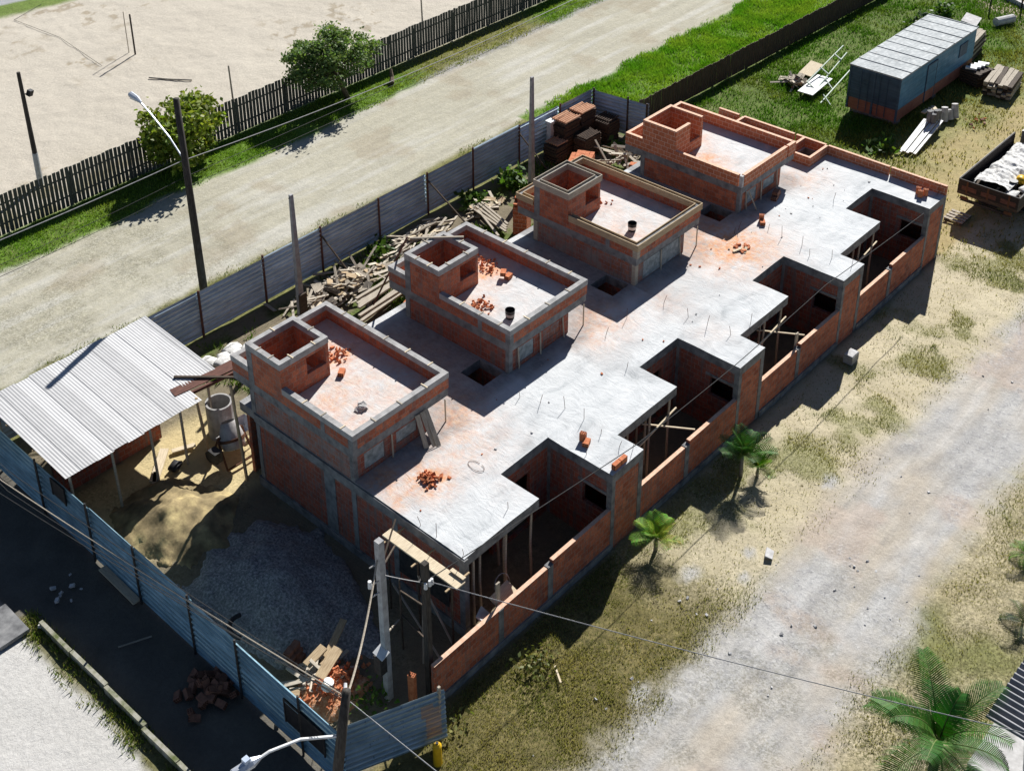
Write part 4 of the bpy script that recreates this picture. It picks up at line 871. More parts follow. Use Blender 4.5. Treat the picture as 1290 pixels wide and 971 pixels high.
# ------------------------------------------------------------------ loose boards, blocks and rubble (shared meshes)
def proto_mesh(mb, name, mat):
    o = build(mb, name, mat, None, Vector((0, 0, 0))); me = o.data; bpy.data.objects.remove(o); return me
M['wood_scrap'] = simple('wood_scrap', (.36, .315, .25), (.60, .53, .43), 3, .85, bs=.3, stretch=(1.2, 14, 1), uv=True)
BM = []
for (L, w, t, m) in ((.85, .14, .025, 'wood_scrap'), (.6, .2, .02, 'wood_grey'), (1.2, .1, .03, 'wood_scrap'), (.42, .24, .02, 'wood'), (2.2, .09, .05, 'wood_grey'), (.36, .1, .05, 'wood_pale'), (1.0, .07, .06, 'wood_scrap'), (.55, .36, .015, 'wood_grey')):
    BM.append(proto_mesh(MB().obox((0, 0, 0), (L, w, t)), 'board', M[m]))
def hollow(mat, name):
    mb = MB(); L, w, h = .29, .19, .14
    mb.obox((0, 0, 0), (L, w, h))
    for a in (-1, 1):
        for (y, z) in ((-.06, -.035), (0, -.035), (.06, -.035), (-.06, .035), (0, .035), (.06, .035)): mb.obox((a*(L/2+.001), y, z), (.004, .042, .046), None, 1)
    return proto_mesh(mb, name, [mat, M['clay_hole']])
M['clay_hole'] = simple('clay_hole', (.06, .02, .01), (.10, .035, .02), 9, .9, bs=0)
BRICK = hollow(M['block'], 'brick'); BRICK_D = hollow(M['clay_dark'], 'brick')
def shard(seed, s, mat):
    rs = np.random.RandomState(seed); mb = MB(); v = [Vector((rs.uniform(.6, 1)*sx*s, rs.uniform(.6, 1)*sy*s*.7, rs.uniform(.5, 1)*sz*s*.45)) for sz in (-1, 1) for (sx, sy) in ((-1, -1), (1, -1), (1, 1), (-1, 1))]
    for q in ((3, 2, 1, 0), (4, 5, 6, 7), (0, 1, 5, 4), (1, 2, 6, 5), (2, 3, 7, 6), (3, 0, 4, 7)): mb.face([v[i] for i in q], [(v[i].x, v[i].y) for i in q])
    return proto_mesh(mb, 'shard', mat)
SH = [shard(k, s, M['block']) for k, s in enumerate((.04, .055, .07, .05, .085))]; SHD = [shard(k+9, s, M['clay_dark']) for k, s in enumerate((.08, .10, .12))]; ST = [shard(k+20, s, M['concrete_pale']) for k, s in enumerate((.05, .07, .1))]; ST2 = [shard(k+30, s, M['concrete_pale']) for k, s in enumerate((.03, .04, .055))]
SHB = [shard(k+40, s_, M['block']) for k, s_ in enumerate((.06, .08, .1, .07))]
def inst(me, name, loc, rot, label, cat, group, sc=1):
    o = bpy.data.objects.new(name, me); COL.objects.link(o); o.location = loc; o.rotation_euler = rot; o.scale = (sc,)*3
    return tag(o, label, cat, group)
def heap(n, cx, cy, sx, sy, z0, h, meshes, name, label, cat, group, flat=.25, ang=None, jit=3.14):
    for k in range(n):
        a = R.gauss(0, .42); b = R.gauss(0, .42); x = cx+a*sx; y = cy+b*sy; z = z0+h*math.exp(-2.2*(a*a+b*b))*R.uniform(.35, 1)+.02
        rz = R.uniform(-jit, jit)+(ang if ang is not None else 0)
        inst(R.choice(meshes), name, (x, y, z), (R.gauss(0, flat), R.gauss(0, flat), rz), label, cat, group)
heap(140, 9.0, 15.4, 3.2, 1.3, 0, .55, BM, 'board', 'loose scrap board in the heap behind the two nearest houses', 'board', 'scrap boards heaped along the zinc fence', .28)
heap(55, 13.5, 15.9, 2.3, .85, 0, .4, [BM[0], BM[2], BM[5], BM[6], BM[4]], 'batten', 'loose batten in the heap behind the second house', 'batten', 'battens heaped behind the second house', .16, .05, .6)
heap(26, 17.6, 15.6, 1.6, .7, 0, .25, [BM[1], BM[3], BM[5], BM[0]], 'board', 'scattered board among weeds behind the third house', 'board', 'boards among the weeds', .2)
for k in range(9): inst(BM[4], 'long_batten', (9.4+.12*k, 13.0+.16*k+R.uniform(-.05, .05), .3+R.uniform(0, .2)), (0, .03, .12+R.gauss(0, .05)), 'long batten laid with others behind the gap of the first two houses', 'batten', 'long battens behind the houses', 1.5)
for k in range(5): inst(BM[4], 'long_batten', (16.5+.2*k, 14.3+.1*k, .25), (0, .02, 1.2+R.gauss(0, .15)), 'long batten lying across the gap behind the second and third house', 'batten', 'long battens across the second gap', 1.1)
heap(30, 24.7, 13.6, 1.3, .9, .2, .7, [BM[0], BM[2], BM[5], BM[4]], 'board', 'broken board tossed behind the fresh brick house', 'board', 'broken boards by the tile stacks', .5)
heap(24, -3.9, 1.9, 1.1, .9, 0, .35, [BM[0], BM[6], BM[3], BM[2]], 'board', 'broken board in the rubble corner of the yard', 'board', 'boards in the rubble corner', .25)
heap(95, -3.75, 1.35, 1.0, .65, .12, .45, SHB, 'brick_shard', 'orange brick shard in the rubble heap beside the zinc fence', 'brick shard', 'brick shards heaped by the fence', .8)
heap(40, -6.05, 3.7, .95, .75, 0, .3, [BRICK_D], 'old_brick', 'dull old brick dumped on the shaded soil outside the zinc fence', 'brick', 'old bricks on the soil strip', .5)
heap(9, -7.0, 9.6, .8, 1.2, 0, .05, ST, 'stone', 'pale stone lying on the shaded soil strip', 'stone', 'stones on the soil strip', .4)
heap(48, 1.55, 2.85, .5, .4, S, .13, SH, 'brick_shard', 'orange brick shard in the small heap on the front slab', 'brick shard', 'brick shards on the slab', .7)
heap(30, 2.75, 8.05, .45, .5, DK, .12, SH, 'brick_shard', 'brick shard beside the tower on the nearest roof deck', 'brick shard', 'shards on the nearest deck', .7)
heap(18, 1.5, 5.6, .25, .2, DK, .06, ST, 'mortar_lump', 'grey mortar lump on the nearest roof deck', 'mortar lump', 'mortar lumps on the nearest deck', .6)
heap(42, PW+.95, 6.55, .5, .5, DK, .15, SH, 'brick_shard', 'brick shard by the parapet on the second roof deck', 'brick shard', 'shards on the second deck', .7)
heap(46, PW+2.9, 8.1, .55, .95, DK, .14, SH[:3], 'brick_shard', 'brick shard strewn along the wall of the second roof deck', 'brick shard', 'shards along the second deck wall', .7)
heap(9, 2*PW+2.2, 7.7, .5, .4, DK, .06, SH, 'brick_shard', 'brick shard on the third roof deck', 'brick shard', 'shards on the third deck', .7)
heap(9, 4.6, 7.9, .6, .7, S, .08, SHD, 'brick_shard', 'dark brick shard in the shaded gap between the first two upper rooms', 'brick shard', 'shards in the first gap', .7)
heap(14, 18.3, 2.9, .5, .35, S, .05, [SH[2], SH[4], BM[5]], 'scrap_piece', 'broken brick or batten end on the dusty slab before the third house', 'scrap', 'scraps on the dusty slab', .1)
heap(16, 39.85, 2.9, .9, .5, 0, .1, SHD+SH, 'brick_shard', 'reddish shard lying in the field between container and truck', 'brick shard', 'shards in the field', .6)
heap(34, 10, -6.9, 14, 2.2, -.07, .0, ST2, 'stone', 'pale stone lying on the gravel track', 'stone', 'stones on the gravel track', .4)
heap(12, 4, -4.2, 6, 1.2, -.06, .0, ST2, 'stone', 'pale stone lying in the dry grass', 'stone', 'stones in the dry grass', .4)
inst(ST[2], 'stone', (8.35, -4.65, .05), (.2, .1, .4), 'broken white slab beside the gravel track', 'stone', None, 2.2).scale = (2.4, 2.0, .7)
for k in range(40):
    q = R.uniform(.3, 26.5); y = R.uniform(1.65, 4.2); inst(R.choice(ST2+SH[:2]), 'crumb', (q, y, S+.02), (R.gauss(0, .3), 0, R.uniform(0, 6)), 'small loose crumb of mortar or brick on the open slab', 'crumb', 'crumbs on the open slab', R.uniform(.5, 1))
def bricks(items, lb, group=None):
    for q in items:
        (x, y, z, rx, ry, rz) = q[:6]; inst(BRICK, 'brick', (x, y, z), (rx, ry, rz), q[6] if len(q) > 6 else lb, 'brick', group)
bricks([(5.82, .42, S+.09, 0, 0, .4, 'single brick lying flat on the slab beside the nearest courtyard'), (5.9, .62, S+.16, 0, 1.57, .3, 'single brick standing upright on the slab beside the nearest courtyard'),
        (5.62, -.86, S+.11, 1.57, 0, .02, 'brick on edge at the front slab rim near the bright palm, left of two'), (5.93, -.86, S+.11, 1.57, 0, 0, 'brick on edge at the front slab rim near the bright palm, right of two'),
        (20.33, 3.3, S+.09, 0, 0, .7, 'brick lying alone on the slab before the fresh brick house'), (20.5, 3.45, S+.16, 0, 1.57, .5, 'brick standing alone on the slab before the fresh brick house')], '')
for (x, y) in ((26.3, -.28), (26.5, -.1), (26.55, -.38)): inst(BRICK, 'brick', (x, y, S+.165), (0, 1.57, .3), 'upright brick in the cluster on the far end of the slab', 'brick', 'upright bricks at the far slab end')
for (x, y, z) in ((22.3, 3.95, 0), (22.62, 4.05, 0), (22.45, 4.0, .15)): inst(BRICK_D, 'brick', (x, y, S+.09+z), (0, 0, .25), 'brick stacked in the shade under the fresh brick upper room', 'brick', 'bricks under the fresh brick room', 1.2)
bricks([(2.15, 7.72-.42, DK+.09, 0, 0, .6, 'brick at the foot of the tower on the nearest roof deck'), (PW+2.85, 7.0, DK+.09, 0, 0, .2, 'brick lying on the second roof deck'), (PW+2.75, 7.15, DK+.22, 0, 0, .6, 'brick on top of another on the second roof deck'), (2*PW+2.5, 8.3, DK+.09, 0, 0, .3, 'brick lying in the shade on the third roof deck')], '')
# stacked brick blocks behind the houses
LOWER = MB()
def brick_stack(x, y, nx, ny, nz, lb, rz, rag=.2, me=None):
    c, s = math.cos(rz), math.sin(rz)
    Rz = Matrix.Rotation(rz, 3, 'Z')
    for k in range(nz-2): LOWER.obox(Vector((x, y, 0)) + Rz @ Vector(((nx-1)*.15+R.uniform(-.02, .02), (ny-1)*.1, .1+k*.15)), (nx*.3, ny*.2, .142), Rz)
    for k in range(nz-2, nz):
        for a in range(nx):
            for b in range(ny):
                if k == nz-1 and R.random() < rag: continue
                px, py = a*.3+R.uniform(-.01, .01), b*.2+R.uniform(-.01, .01)
                inst(me or BRICK, 'brick', (x+px*c-py*s, y+px*s+py*c, .1+k*.15), (0, 0, rz+R.uniform(-.04, .04)), lb, 'brick', lb+' group'.replace(' group', ''))
brick_stack(17.15, 12.75, 3, 3, 11, 'brick in the tall stack behind the gap of the second and third house', .5, .5)
brick_stack(9.3, 11.1, 3, 4, 8, 'brick in the stack behind the gap of the first two houses', .35, .4)
brick_stack(20.9, 12.7, 8, 5, 9, 'brick in the long stack behind the third house', .45, .15)
brick_stack(23.0, 11.4, 2, 2, 9, 'brick in the slim stack between third and fourth house', .3, .4)
tag(build(LOWER, 'stacked_bricks', M['brick_new']), 'lower courses of the stacked orange bricks behind the houses', 'bricks', kind='stuff')
for k in range(6): inst(BRICK_D, 'brick', (-3.95+.24*(k % 2), 2.75+.05*k, .1+.15*(k//2)), (0, 0, .3), 'brick in the little stack at the edge of the dark gravel heap', 'brick', 'bricks by the gravel heap')
for k in range(4): inst(BRICK, 'brick', (-2.62, -.55, .16+k*.29), (0, 1.57, .1*k), 'brick in the single upright column beside the front service post', 'brick', 'bricks stacked upright by the post')
# roof tile stacks by the back fence corner
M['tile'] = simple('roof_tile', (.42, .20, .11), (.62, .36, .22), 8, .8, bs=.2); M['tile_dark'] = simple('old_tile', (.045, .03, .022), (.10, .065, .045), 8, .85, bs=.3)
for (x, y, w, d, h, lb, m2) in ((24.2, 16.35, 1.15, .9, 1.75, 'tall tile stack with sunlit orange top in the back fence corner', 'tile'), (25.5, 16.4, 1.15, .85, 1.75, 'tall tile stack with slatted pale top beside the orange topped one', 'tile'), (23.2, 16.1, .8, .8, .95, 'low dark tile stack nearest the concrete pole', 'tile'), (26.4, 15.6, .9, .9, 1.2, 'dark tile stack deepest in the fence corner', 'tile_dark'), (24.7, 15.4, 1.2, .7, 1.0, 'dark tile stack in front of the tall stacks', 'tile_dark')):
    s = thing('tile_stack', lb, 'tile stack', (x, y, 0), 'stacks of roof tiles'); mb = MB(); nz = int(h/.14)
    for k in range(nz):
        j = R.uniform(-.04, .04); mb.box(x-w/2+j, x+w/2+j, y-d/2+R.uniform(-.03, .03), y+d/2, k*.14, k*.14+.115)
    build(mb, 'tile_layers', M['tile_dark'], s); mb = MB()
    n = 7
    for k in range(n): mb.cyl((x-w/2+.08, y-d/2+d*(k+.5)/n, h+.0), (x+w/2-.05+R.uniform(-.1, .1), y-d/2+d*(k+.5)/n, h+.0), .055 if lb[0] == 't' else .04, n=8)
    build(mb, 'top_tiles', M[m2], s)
tag(build(MB().box(23.35, 23.75, 16.55, 16.9, 1.6, 1.72).box(23.4, 23.7, 16.6, 16.85, 0, 1.6), 'white_block', M['white']), 'white topped block standing left of the tall tile stacks', 'block')

# ------------------------------------------------------------------ yard: heaps, pipe, mixer, planks
def heapmesh(name, label, cx, cy, rx, ry, h, mat, seed, flat=1.6):
    n = 44; mb = MB(); g = np.linspace(-1.25, 1.25, n); X, Y = np.meshgrid(g, g, indexing='ij')
    r = np.sqrt(X*X+Y*Y)*(1+.8*(fbm(X+9, Y+4, 1.4, seed)-.5)); Z = h*np.clip(1-r**flat, -.2, 1)+(fbm(X*rx, Y*ry, 1.6, seed+3)-.5)*.55*h+(fbm(X*rx, Y*ry, 5, seed+5)-.5)*.14
    Z = np.where(r > 1.12, -.3, Z)
    for i in range(n-1):
        for j in range(n-1):
            if Z[i:i+2, j:j+2].max() < -.15: continue
            q = [(cx+X[a, b]*rx, cy+Y[a, b]*ry, Z[a, b]) for a, b in ((i, j), (i+1, j), (i+1, j+1), (i, j+1))]; mb.face(q, [(p[0], p[1]) for p in q])
    return tag(build(mb, name, mat, smooth=True), label, 'heap', kind='stuff')
M['gravel'] = simple('dark_gravel', (.105, .105, .105), (.27, .268, .262), 13, .9, bs=1., bd=.05, third=(.54, .535, .52))
M['sand'] = simple('yellow_sand', (.40, .30, .13), (.56, .45, .22), 5, .95, bs=.5, bd=.04); M['shaded_sand'] = simple('shaded_sand', (.10, .08, .045), (.27, .21, .11), 1.3, .95, bs=.8, bd=.06, third=(.56, .45, .22))  # brown tones put the heap's missing shade into the colour
heapmesh('gravel_heap', 'broad heap of dark blue grey gravel in the yard', -2.55, 5.1, 2.1, 3.2, .75, M['gravel'], 3, 1.2)
heapmesh('sand_heap', 'heap of yellow sand browned with painted shade between the shed and the gravel', -3.0, 9.8, 1.8, 1.75, .6, M['shaded_sand'], 12, 1.3)
M['rubble'] = simple('brick_rubble', (.42, .15, .06), (.62, .30, .15), 11, .9, bs=1., bd=.06, third=(.66, .50, .38))
heapmesh('brick_rubble', 'low mound of crushed orange brick in the yard corner by the fence', -3.8, 1.35, .95, .75, .34, M['rubble'], 19, 1.4)
cp = thing('concrete_pipe', 'upright hollow concrete pipe section standing in the sandy yard', 'pipe', (.6, 12.1, 0))
mb = MB(); n = 22; ro, ri, h = .46, .39, 1.3; cx, cy = .62, 12.1
for k in range(n):
    a, b = 2*math.pi*k/n, 2*math.pi*(k+1)/n; ca, sa, cb_, sb = math.cos(a), math.sin(a), math.cos(b), math.sin(b)
    def pp(r, c, s, z): return (cx+r*c, cy+r*s, z)
    mb.face([pp(ro, ca, sa, -.05), pp(ro, cb_, sb, -.05), pp(ro, cb_, sb, h), pp(ro, ca, sa, h)], [(a, 0), (b, 0), (b, h), (a, h)])
    mb.face([pp(ri, cb_, sb, .02), pp(ri, ca, sa, .02), pp(ri, ca, sa, h), pp(ri, cb_, sb, h)], [(a, 0), (b, 0), (b, h), (a, h)])
    mb.face([pp(ro, ca, sa, h), pp(ro, cb_, sb, h), pp(ri, cb_, sb, h), pp(ri, ca, sa, h)], [(a, 0), (b, 0), (b, .1), (a, .1)])
build(mb, 'ring', M['concrete_pale2'] if 'concrete_pale2' in M else M['concrete_cap'], cp); build(MB().cyl((cx, cy, 0), (cx, cy, .03), ri, n=20), 'silt', M['sand'], cp)
mx = thing('cement_mixer', 'dusty drum cement mixer on a wheeled frame by the house corner', 'cement mixer', (.1, 10.7, 0))
build(MB().tube([(.0, 10.5, .55), (.02, 10.55, .62), (.06, 10.68, .9), (.1, 10.82, 1.15), (.13, 10.95, 1.4)], [.18, .38, .42, .36, .24], 18, cap=False), 'drum', M['concrete_cap'], mx, smooth=True)
build(MB().tube([(.055, 10.66, .86), (.065, 10.7, .94)], [.445, .445], 18), 'ring_gear', M['rust'], mx)
build(MB().bar((-.5, 10.3, .1), (.6, 10.3, .1), .06, .06).bar((-.5, 10.3, .1), (-.42, 10.8, 1.05), .06, .06).bar((.6, 10.3, .1), (.55, 10.8, 1.05), .06, .06).bar((-.42, 10.8, 1.05), (.55, 10.8, 1.05), .05, .05).bar((-.45, 11.2, .1), (-.42, 10.8, 1.05), .05, .05).bar((.58, 11.2, .1), (.55, 10.8, 1.05), .05, .05), 'frame', M['rust'], mx)
for x in (-.55, .65): build(MB().cyl((x-.04, 11.2, .2), (x+.04, 11.2, .2), .2, n=14), 'wheel', M['black'], mx)
build(MB().box(-.85, -.55, 10.4, 10.8, .5, .9), 'motor_box', M['metal_dark'], mx)
wb = thing('wheelbarrow', 'grey wheelbarrow with long pale handle beside the concrete pipe', 'wheelbarrow', (.75, 11.2, 0))
mb = MB(); a = [(.45, 10.95, .35), (1.05, 10.95, .35), (1.05, 11.5, .35), (.45, 11.5, .35)]; b = [(.3, 10.8, .68), (1.25, 10.85, .68), (1.25, 11.6, .68), (.3, 11.65, .68)]
for j in range(4): mb.face([a[j], a[(j+1) % 4], b[(j+1) % 4], b[j]], [(0, 0), (.5, 0), (.5, .3), (0, .3)])
mb.face(a, [(0, 0), (.5, 0), (.5, .5), (0, .5)]); build(mb, 'tray', M['lamp_body'], wb)
for y in (11.0, 11.45): build(MB().bar((1.3, y, .38), (-.15, y-.1, .62), .04, .04), 'handle', M['cable'], wb)
build(MB().cyl((1.35, 11.2, .2), (1.35, 11.28, .2), .2, n=14), 'wheel', M['black'], wb); build(MB().bar((.4, 11.0, .35), (.35, 11.0, 0), .03, .03).bar((.4, 11.45, .35), (.35, 11.45, 0), .03, .03), 'leg', M['rust'], wb)
for (x, y, L, w, rz, lb) in ((-1.85, 12.25, 1.6, .3, .75, 'wide pale plank at the edge of the shed shade'), (-.8, 12.35, .8, .18, -.4, 'short pale plank lying on the yellow sand'), (-2.5, 11.6, 1.2, .12, .9, 'narrow plank half under the shed roof'), (-5.62, 8.8, 1.9, .25, 1.55, 'pale plank lying along the outside foot of the blue zinc fence')):
    tag(build(MB().obox((x, y, .06), (L, w, .05), Matrix.Rotation(rz, 3, 'Z')), 'plank', M['wood_pale']), lb, 'plank')
lump('striped_cloth', 'crumpled dark cloth with pale stripes on the yellow sand', 'cloth', (-1.55, 11.75, .03), (.5, .4, .22), M['black'], .5, None, 5)
for k, (x, y, z) in enumerate(((2.6, 15.4, 0), (3.1, 15.2, 0), (3.6, 15.5, 0), (2.9, 15.0, .12), (3.4, 14.9, .14), (4.0, 15.0, 0), (3.3, 14.4, .05))):
    lump('sack', 'crumpled white sack in the pile behind the nearest house tower', 'sack', (x, y, z), (.8, .55, .24), M['bag'], R.uniform(0, 3), 'white sacks behind the nearest house', 70+k, .45)
tag(build(MB().tube([(-3.95+.5*math.cos(a)-.3, 4.35+.55*math.sin(a), .52+.02*k) for k, a in enumerate(np.linspace(1.3, 3.6, 10))], .07, 7), 'hose', M['black']), 'curved black hose lying on the dark gravel heap', 'hose')
tag(build(MB().tube([(2.87+.16*math.cos(a), 2.23+.3*math.sin(a), S+.03) for a in np.linspace(0, 6.0, 16)], .007, 5), 'wire_loop', M['rust']), 'loop of thin wire lying on the roof slab', 'wire')
tag(build(MB().tube([(1.3+.3*math.cos(a), -.2+.1*math.sin(a), 1.1+.3*math.sin(a)) for a in np.linspace(0, 6.28, 16)], .012, 5), 'cable_coil', M['cable']), 'coil of pale cable hanging between the porch props', 'cable coil')
for (x, y, lb) in ((PW+1.14, 5.4, 'black paint bucket standing on the second roof deck'), (2*PW+1.46, 5.7, 'black and white bucket standing on the third roof deck')):
    b = thing('bucket', lb, 'bucket', (x, y, DK))
    mb = MB(); mb.tube([(x, y, DK+.002), (x, y, DK+.33)], [.14, .17], 16, cap=False); mb.cyl((x, y, DK+.002), (x, y, DK+.02), .14, n=16); build(mb, 'pail', M['black'], b); build(MB().tube([(x, y, DK+.08), (x, y, DK+.2)], [.15, .163], 16, cap=False), 'label_band', M['concrete_cap'] if x < 10 else M['white'], b)
# props under the porch slabs and under the overhanging upper rooms
k = 0
for i in range(4):
    X = i*PW
    for (u, y) in ((.5, .15), (.95, .3), (1.2, .9), (1.85, .12), (2.2, .5), (2.95, .12), (2.6, 1.1)):
        l = R.uniform(-.06, .06)
        inst_ = build(MB().tube([(X+u, y, -.1), (X+u+l, y+.02, 1.2), (X+u+l*.5, y, ZB-.002)], [.045, .04, .036], 7), 'wooden_prop', M['wood_grey'])
        tag(inst_, ['round wooden prop under the nearest porch slab', 'round wooden prop under the second porch slab', 'round wooden prop under the third porch slab', 'round wooden prop under the farthest porch slab'][i], 'prop', 'props under porch slab of house %s' % ('one', 'two', 'three', 'four')[i])
    if i in (1, 2, 3):
        tag(build(MB().bar((X+1.0, -.05, 1.75), (X+3.4, .15, 1.8), .05, .05), 'brace', M['wood_pale']), 'pale horizontal brace tied to the porch props of the %s house' % ('second', 'third', 'farthest')[i-1], 'brace')
        if i < 3: tag(build(MB().bar((X+2.0, .5, 1.8), (X+3.1, -.8, 1.62), .05, .04), 'cross_brace', M['wood_pale']), 'pale slanting cross brace in the porch of the %s house' % ('second', 'third')[i-1], 'brace')
for i, (dx) in enumerate((3.72, 3.72, 3.72)):
    X = i*PW+dx; tag(build(MB().bar((X, FY0-.06, S), (X, FY0-.06, DK-.3), .035, .035), 'wooden_prop', M['wood_pale']), ['thin pale prop under the overhang of the nearest upper room', 'thin pale prop under the overhang of the second upper room', 'thin pale prop under the overhang of the third upper room'][i], 'prop')
for i in range(4):
    for (u, l) in ((.42, 0), (1.5, .04), (2.72, -.02)):
        if (i, u) in ((0, .42), (2, .42)): continue
        X = i*PW+u; tag(build(MB().bar((X, FY0-.03, S), (X+l, FY0+.03, DK-.32), .05, .03), 'batten', M['wood_grey']), 'upright batten against the front of the %s upper room' % ('nearest', 'second', 'formwork wrapped', 'fresh brick')[i], 'batten', 'upright battens on upper room %s' % ('one', 'two', 'three', 'four')[i])
for k, (u, a) in enumerate(((2.55, .35), (2.75, .2), (2.9, .45))): tag(build(MB().bar((u-a*.3, FY0-.5-.1*k, S+.01), (u, FY0-.03, S+.95), .16, .025), 'leaning_board', M['wood_grey']), 'scrap board leaning on the front of the nearest upper room', 'board', 'boards leaning on the nearest upper room')
tag(build(MB().bar((21.1, FY0-.35, S+.01), (20.95, FY0-.02, S+.8), .06, .04), 'leaning_board', M['wood_grey']), 'short grey stake leaning on the fresh brick upper room', 'stake')
tag(build(MB().bar((PW+.75, TY1-.05+.55, HT+.04), (PW+2.05, TY1-1.75+.9, HT+.05), .07, .05), 'batten', M['wood_grey']), 'grey batten laid across the second tower', 'batten')
tag(build(MB().bar((PW+.55, 11.6, 2.0), (PW+.72, TY1+.6, HT+.05), .05, .05), 'timber_prop', M['wood_red']), 'slim dark prop leaning on the back of the second tower', 'prop')
# scaffold by the near side wall
sc_ = thing('scaffold', 'crude timber scaffold with pale plank deck along the near side wall', 'scaffold', (-.55, 1, 0))
build(MB().obox((-.55, 1.05, 2.62), (.34, 2.9, .05)), 'deck_plank', M['wood_pale'], sc_); build(MB().obox((-.36, -.1, 2.7), (.12, .5, .03)), 'deck_plank', M['wood_pale'], sc_)
for y in (-.2, 1.1, 2.3):
    build(MB().cyl((-.72, y, -.1), (-.7, y, 2.6), .035, n=6), 'upright', M['wood_dark'], sc_); build(MB().bar((-.95, y, 2.57), (-.02, y, 2.57), .05, .04), 'ledger', M['wood'], sc_)
for (a, b) in (((-1.5, .2, .02), (-.72, .9, 2.2)), ((-.72, -.2, .4), (-.72, 1.1, 2.1)), ((-1.3, -.4, .3), (-.7, 2.2, 1.0))): build(MB().bar(a, b, .05, .035), 'brace', M['wood_grey'], sc_)
tag(build(MB().obox((-.09, 1.5, 1.35), (.03, 2.0, 1.0), Euler((0, .1, 0)).to_matrix()), 'dark_sheet', M['metal_dark']), 'dark sheet leaning on the near side wall under the scaffold', 'sheet')
bf = thing('timber_bracing', 'thin timber bracing with white struts between the two front posts', 'frame', (-1.9, .9, 0))
for (a, b) in (((-1.5, 1.0, -.05), (-1.5, 1.0, 2.6)), ((-1.5, 1.0, 2.2), (-2.0, -.5, 3.1)), ((-1.5, 1.0, 1.3), (-2.0, -.5, 1.9)), ((-2.8, .2, 2.2), (-1.55, 1.05, 1.1)), ((-2.8, .2, 4.6), (-1.6, .9, 4.9)), ((-2.7, .3, 4.4), (-.8, 1.9, 2.7))): build(MB().bar(a, b, .04, .035), 'strut', M['wood_dark'] if b[2] > 1.5 else M['wood_grey'], bf)
tag(build(MB().obox((1.0, -.55, 1.15), (.9, .5, .04), Euler((.5, .1, .15)).to_matrix()), 'plywood_sheet', M['wood_pale']), 'pale plywood sheet propped behind the nearest front wall', 'plywood')
tag(build(MB().obox((.05, -.66, 1.2), (.55, .4, .05), Euler((.6, .3, .5)).to_matrix()), 'cardboard', M['concrete_pale']), 'crumpled pale cardboard piece behind the nearest front wall', 'cardboard')
tag(build(MB().bar((.55, -.75, .3), (.55, -.72, 2.1), .14, .05), 'plank', M['wood_grey']), 'grey plank standing upright behind the nearest front wall', 'plank')
tag(build(MB().bar((2*PW+2.55, -BF+.22, .3), (2*PW+2.55, -BF+.2, 2.0), .16, .05), 'plank', M['wood_grey']), 'grey plank standing upright behind the third front wall', 'plank')
for (x, y, z, w, h2, rz, lb) in ((-3.45, 1.85, .42, 1.0, .3, .3, 'wide tan board on top of the rubble in the yard corner'), (-2.9, 2.3, .4, 1.5, .2, .45, 'long tan beam beside the rubble in the yard corner'), (-3.6, 2.25, .5, .7, .25, .1, 'short tan board by the brick stack in the yard corner')):
    tag(build(MB().obox((x, y, z), (w, h2, .06), Euler((.1, -.1, rz)).to_matrix()), 'board', M['wood']), lb, 'board')
tag(build(MB().cyl((-4.05, 1.25, .5), (-4.0, 1.2, .72), .16, .14, 12), 'paint_tin', M['white']), 'white tin lying on the orange brick rubble', 'tin')
bl = thing('yellow_bollard', 'short yellow post in front of the corrugated gate sheet', 'bollard', (-3.37, -2.2, 0))
build(MB().cyl((-3.37, -2.2, -.1), (-3.37, -2.2, .62), .115, n=14), 'tube', M['yellow'], bl); build(MB().tube([(-3.37, -2.2, .62), (-3.37, -2.2, .7)], [.115, .06], 14), 'cap', M['yellow'], bl); build(MB().cyl((-3.37, -2.2, .7), (-3.37, -2.2, .725), .04, n=10), 'knob', M['metal_dark'], bl)
M['concrete_moss'] = simple('mossy_concrete', (.09, .11, .035), (.28, .27, .21), 3.5, .9, bs=.5, third=(.38, .37, .34))
kb = thing('mossy_kerb', 'mossy concrete kerb stones in a row beside the concrete pavement', 'kerb', (-7.95, 4, 0)); y = 9.2
while y > -4:
    L = R.uniform(1.5, 1.9); build(MB().obox((-7.93+R.uniform(-.03, .03), y-L/2, .08), (.12, L-.03, .24), Matrix.Rotation(R.uniform(-.03, .03), 3, 'Z')), 'kerb_stone', M['concrete_moss'] if 'concrete_moss' in M else M['concrete_cap'], kb); y -= L
tag(build(MB().box(-9.2, -8.3, 9.25, 10.6, .0, .12).box(-8.9, -8.5, 10.3, 11.2, .0, .1), 'cobble_patch', M['concrete']), 'dark paved corner piece at the end of the pavement', 'paving')
cw = thing('concrete_block', 'grey concrete block on the sand beside the front wall of the third house', 'block', (18.5, -1.85, 0))
build(MB().box(18.25, 18.75, -2.0, -1.65, 0, .34), 'block', M['concrete_cap'], cw); build(MB().box(18.27, 18.73, -1.98, -1.67, .341, .37), 'top_face', M['concrete_pale'], cw)

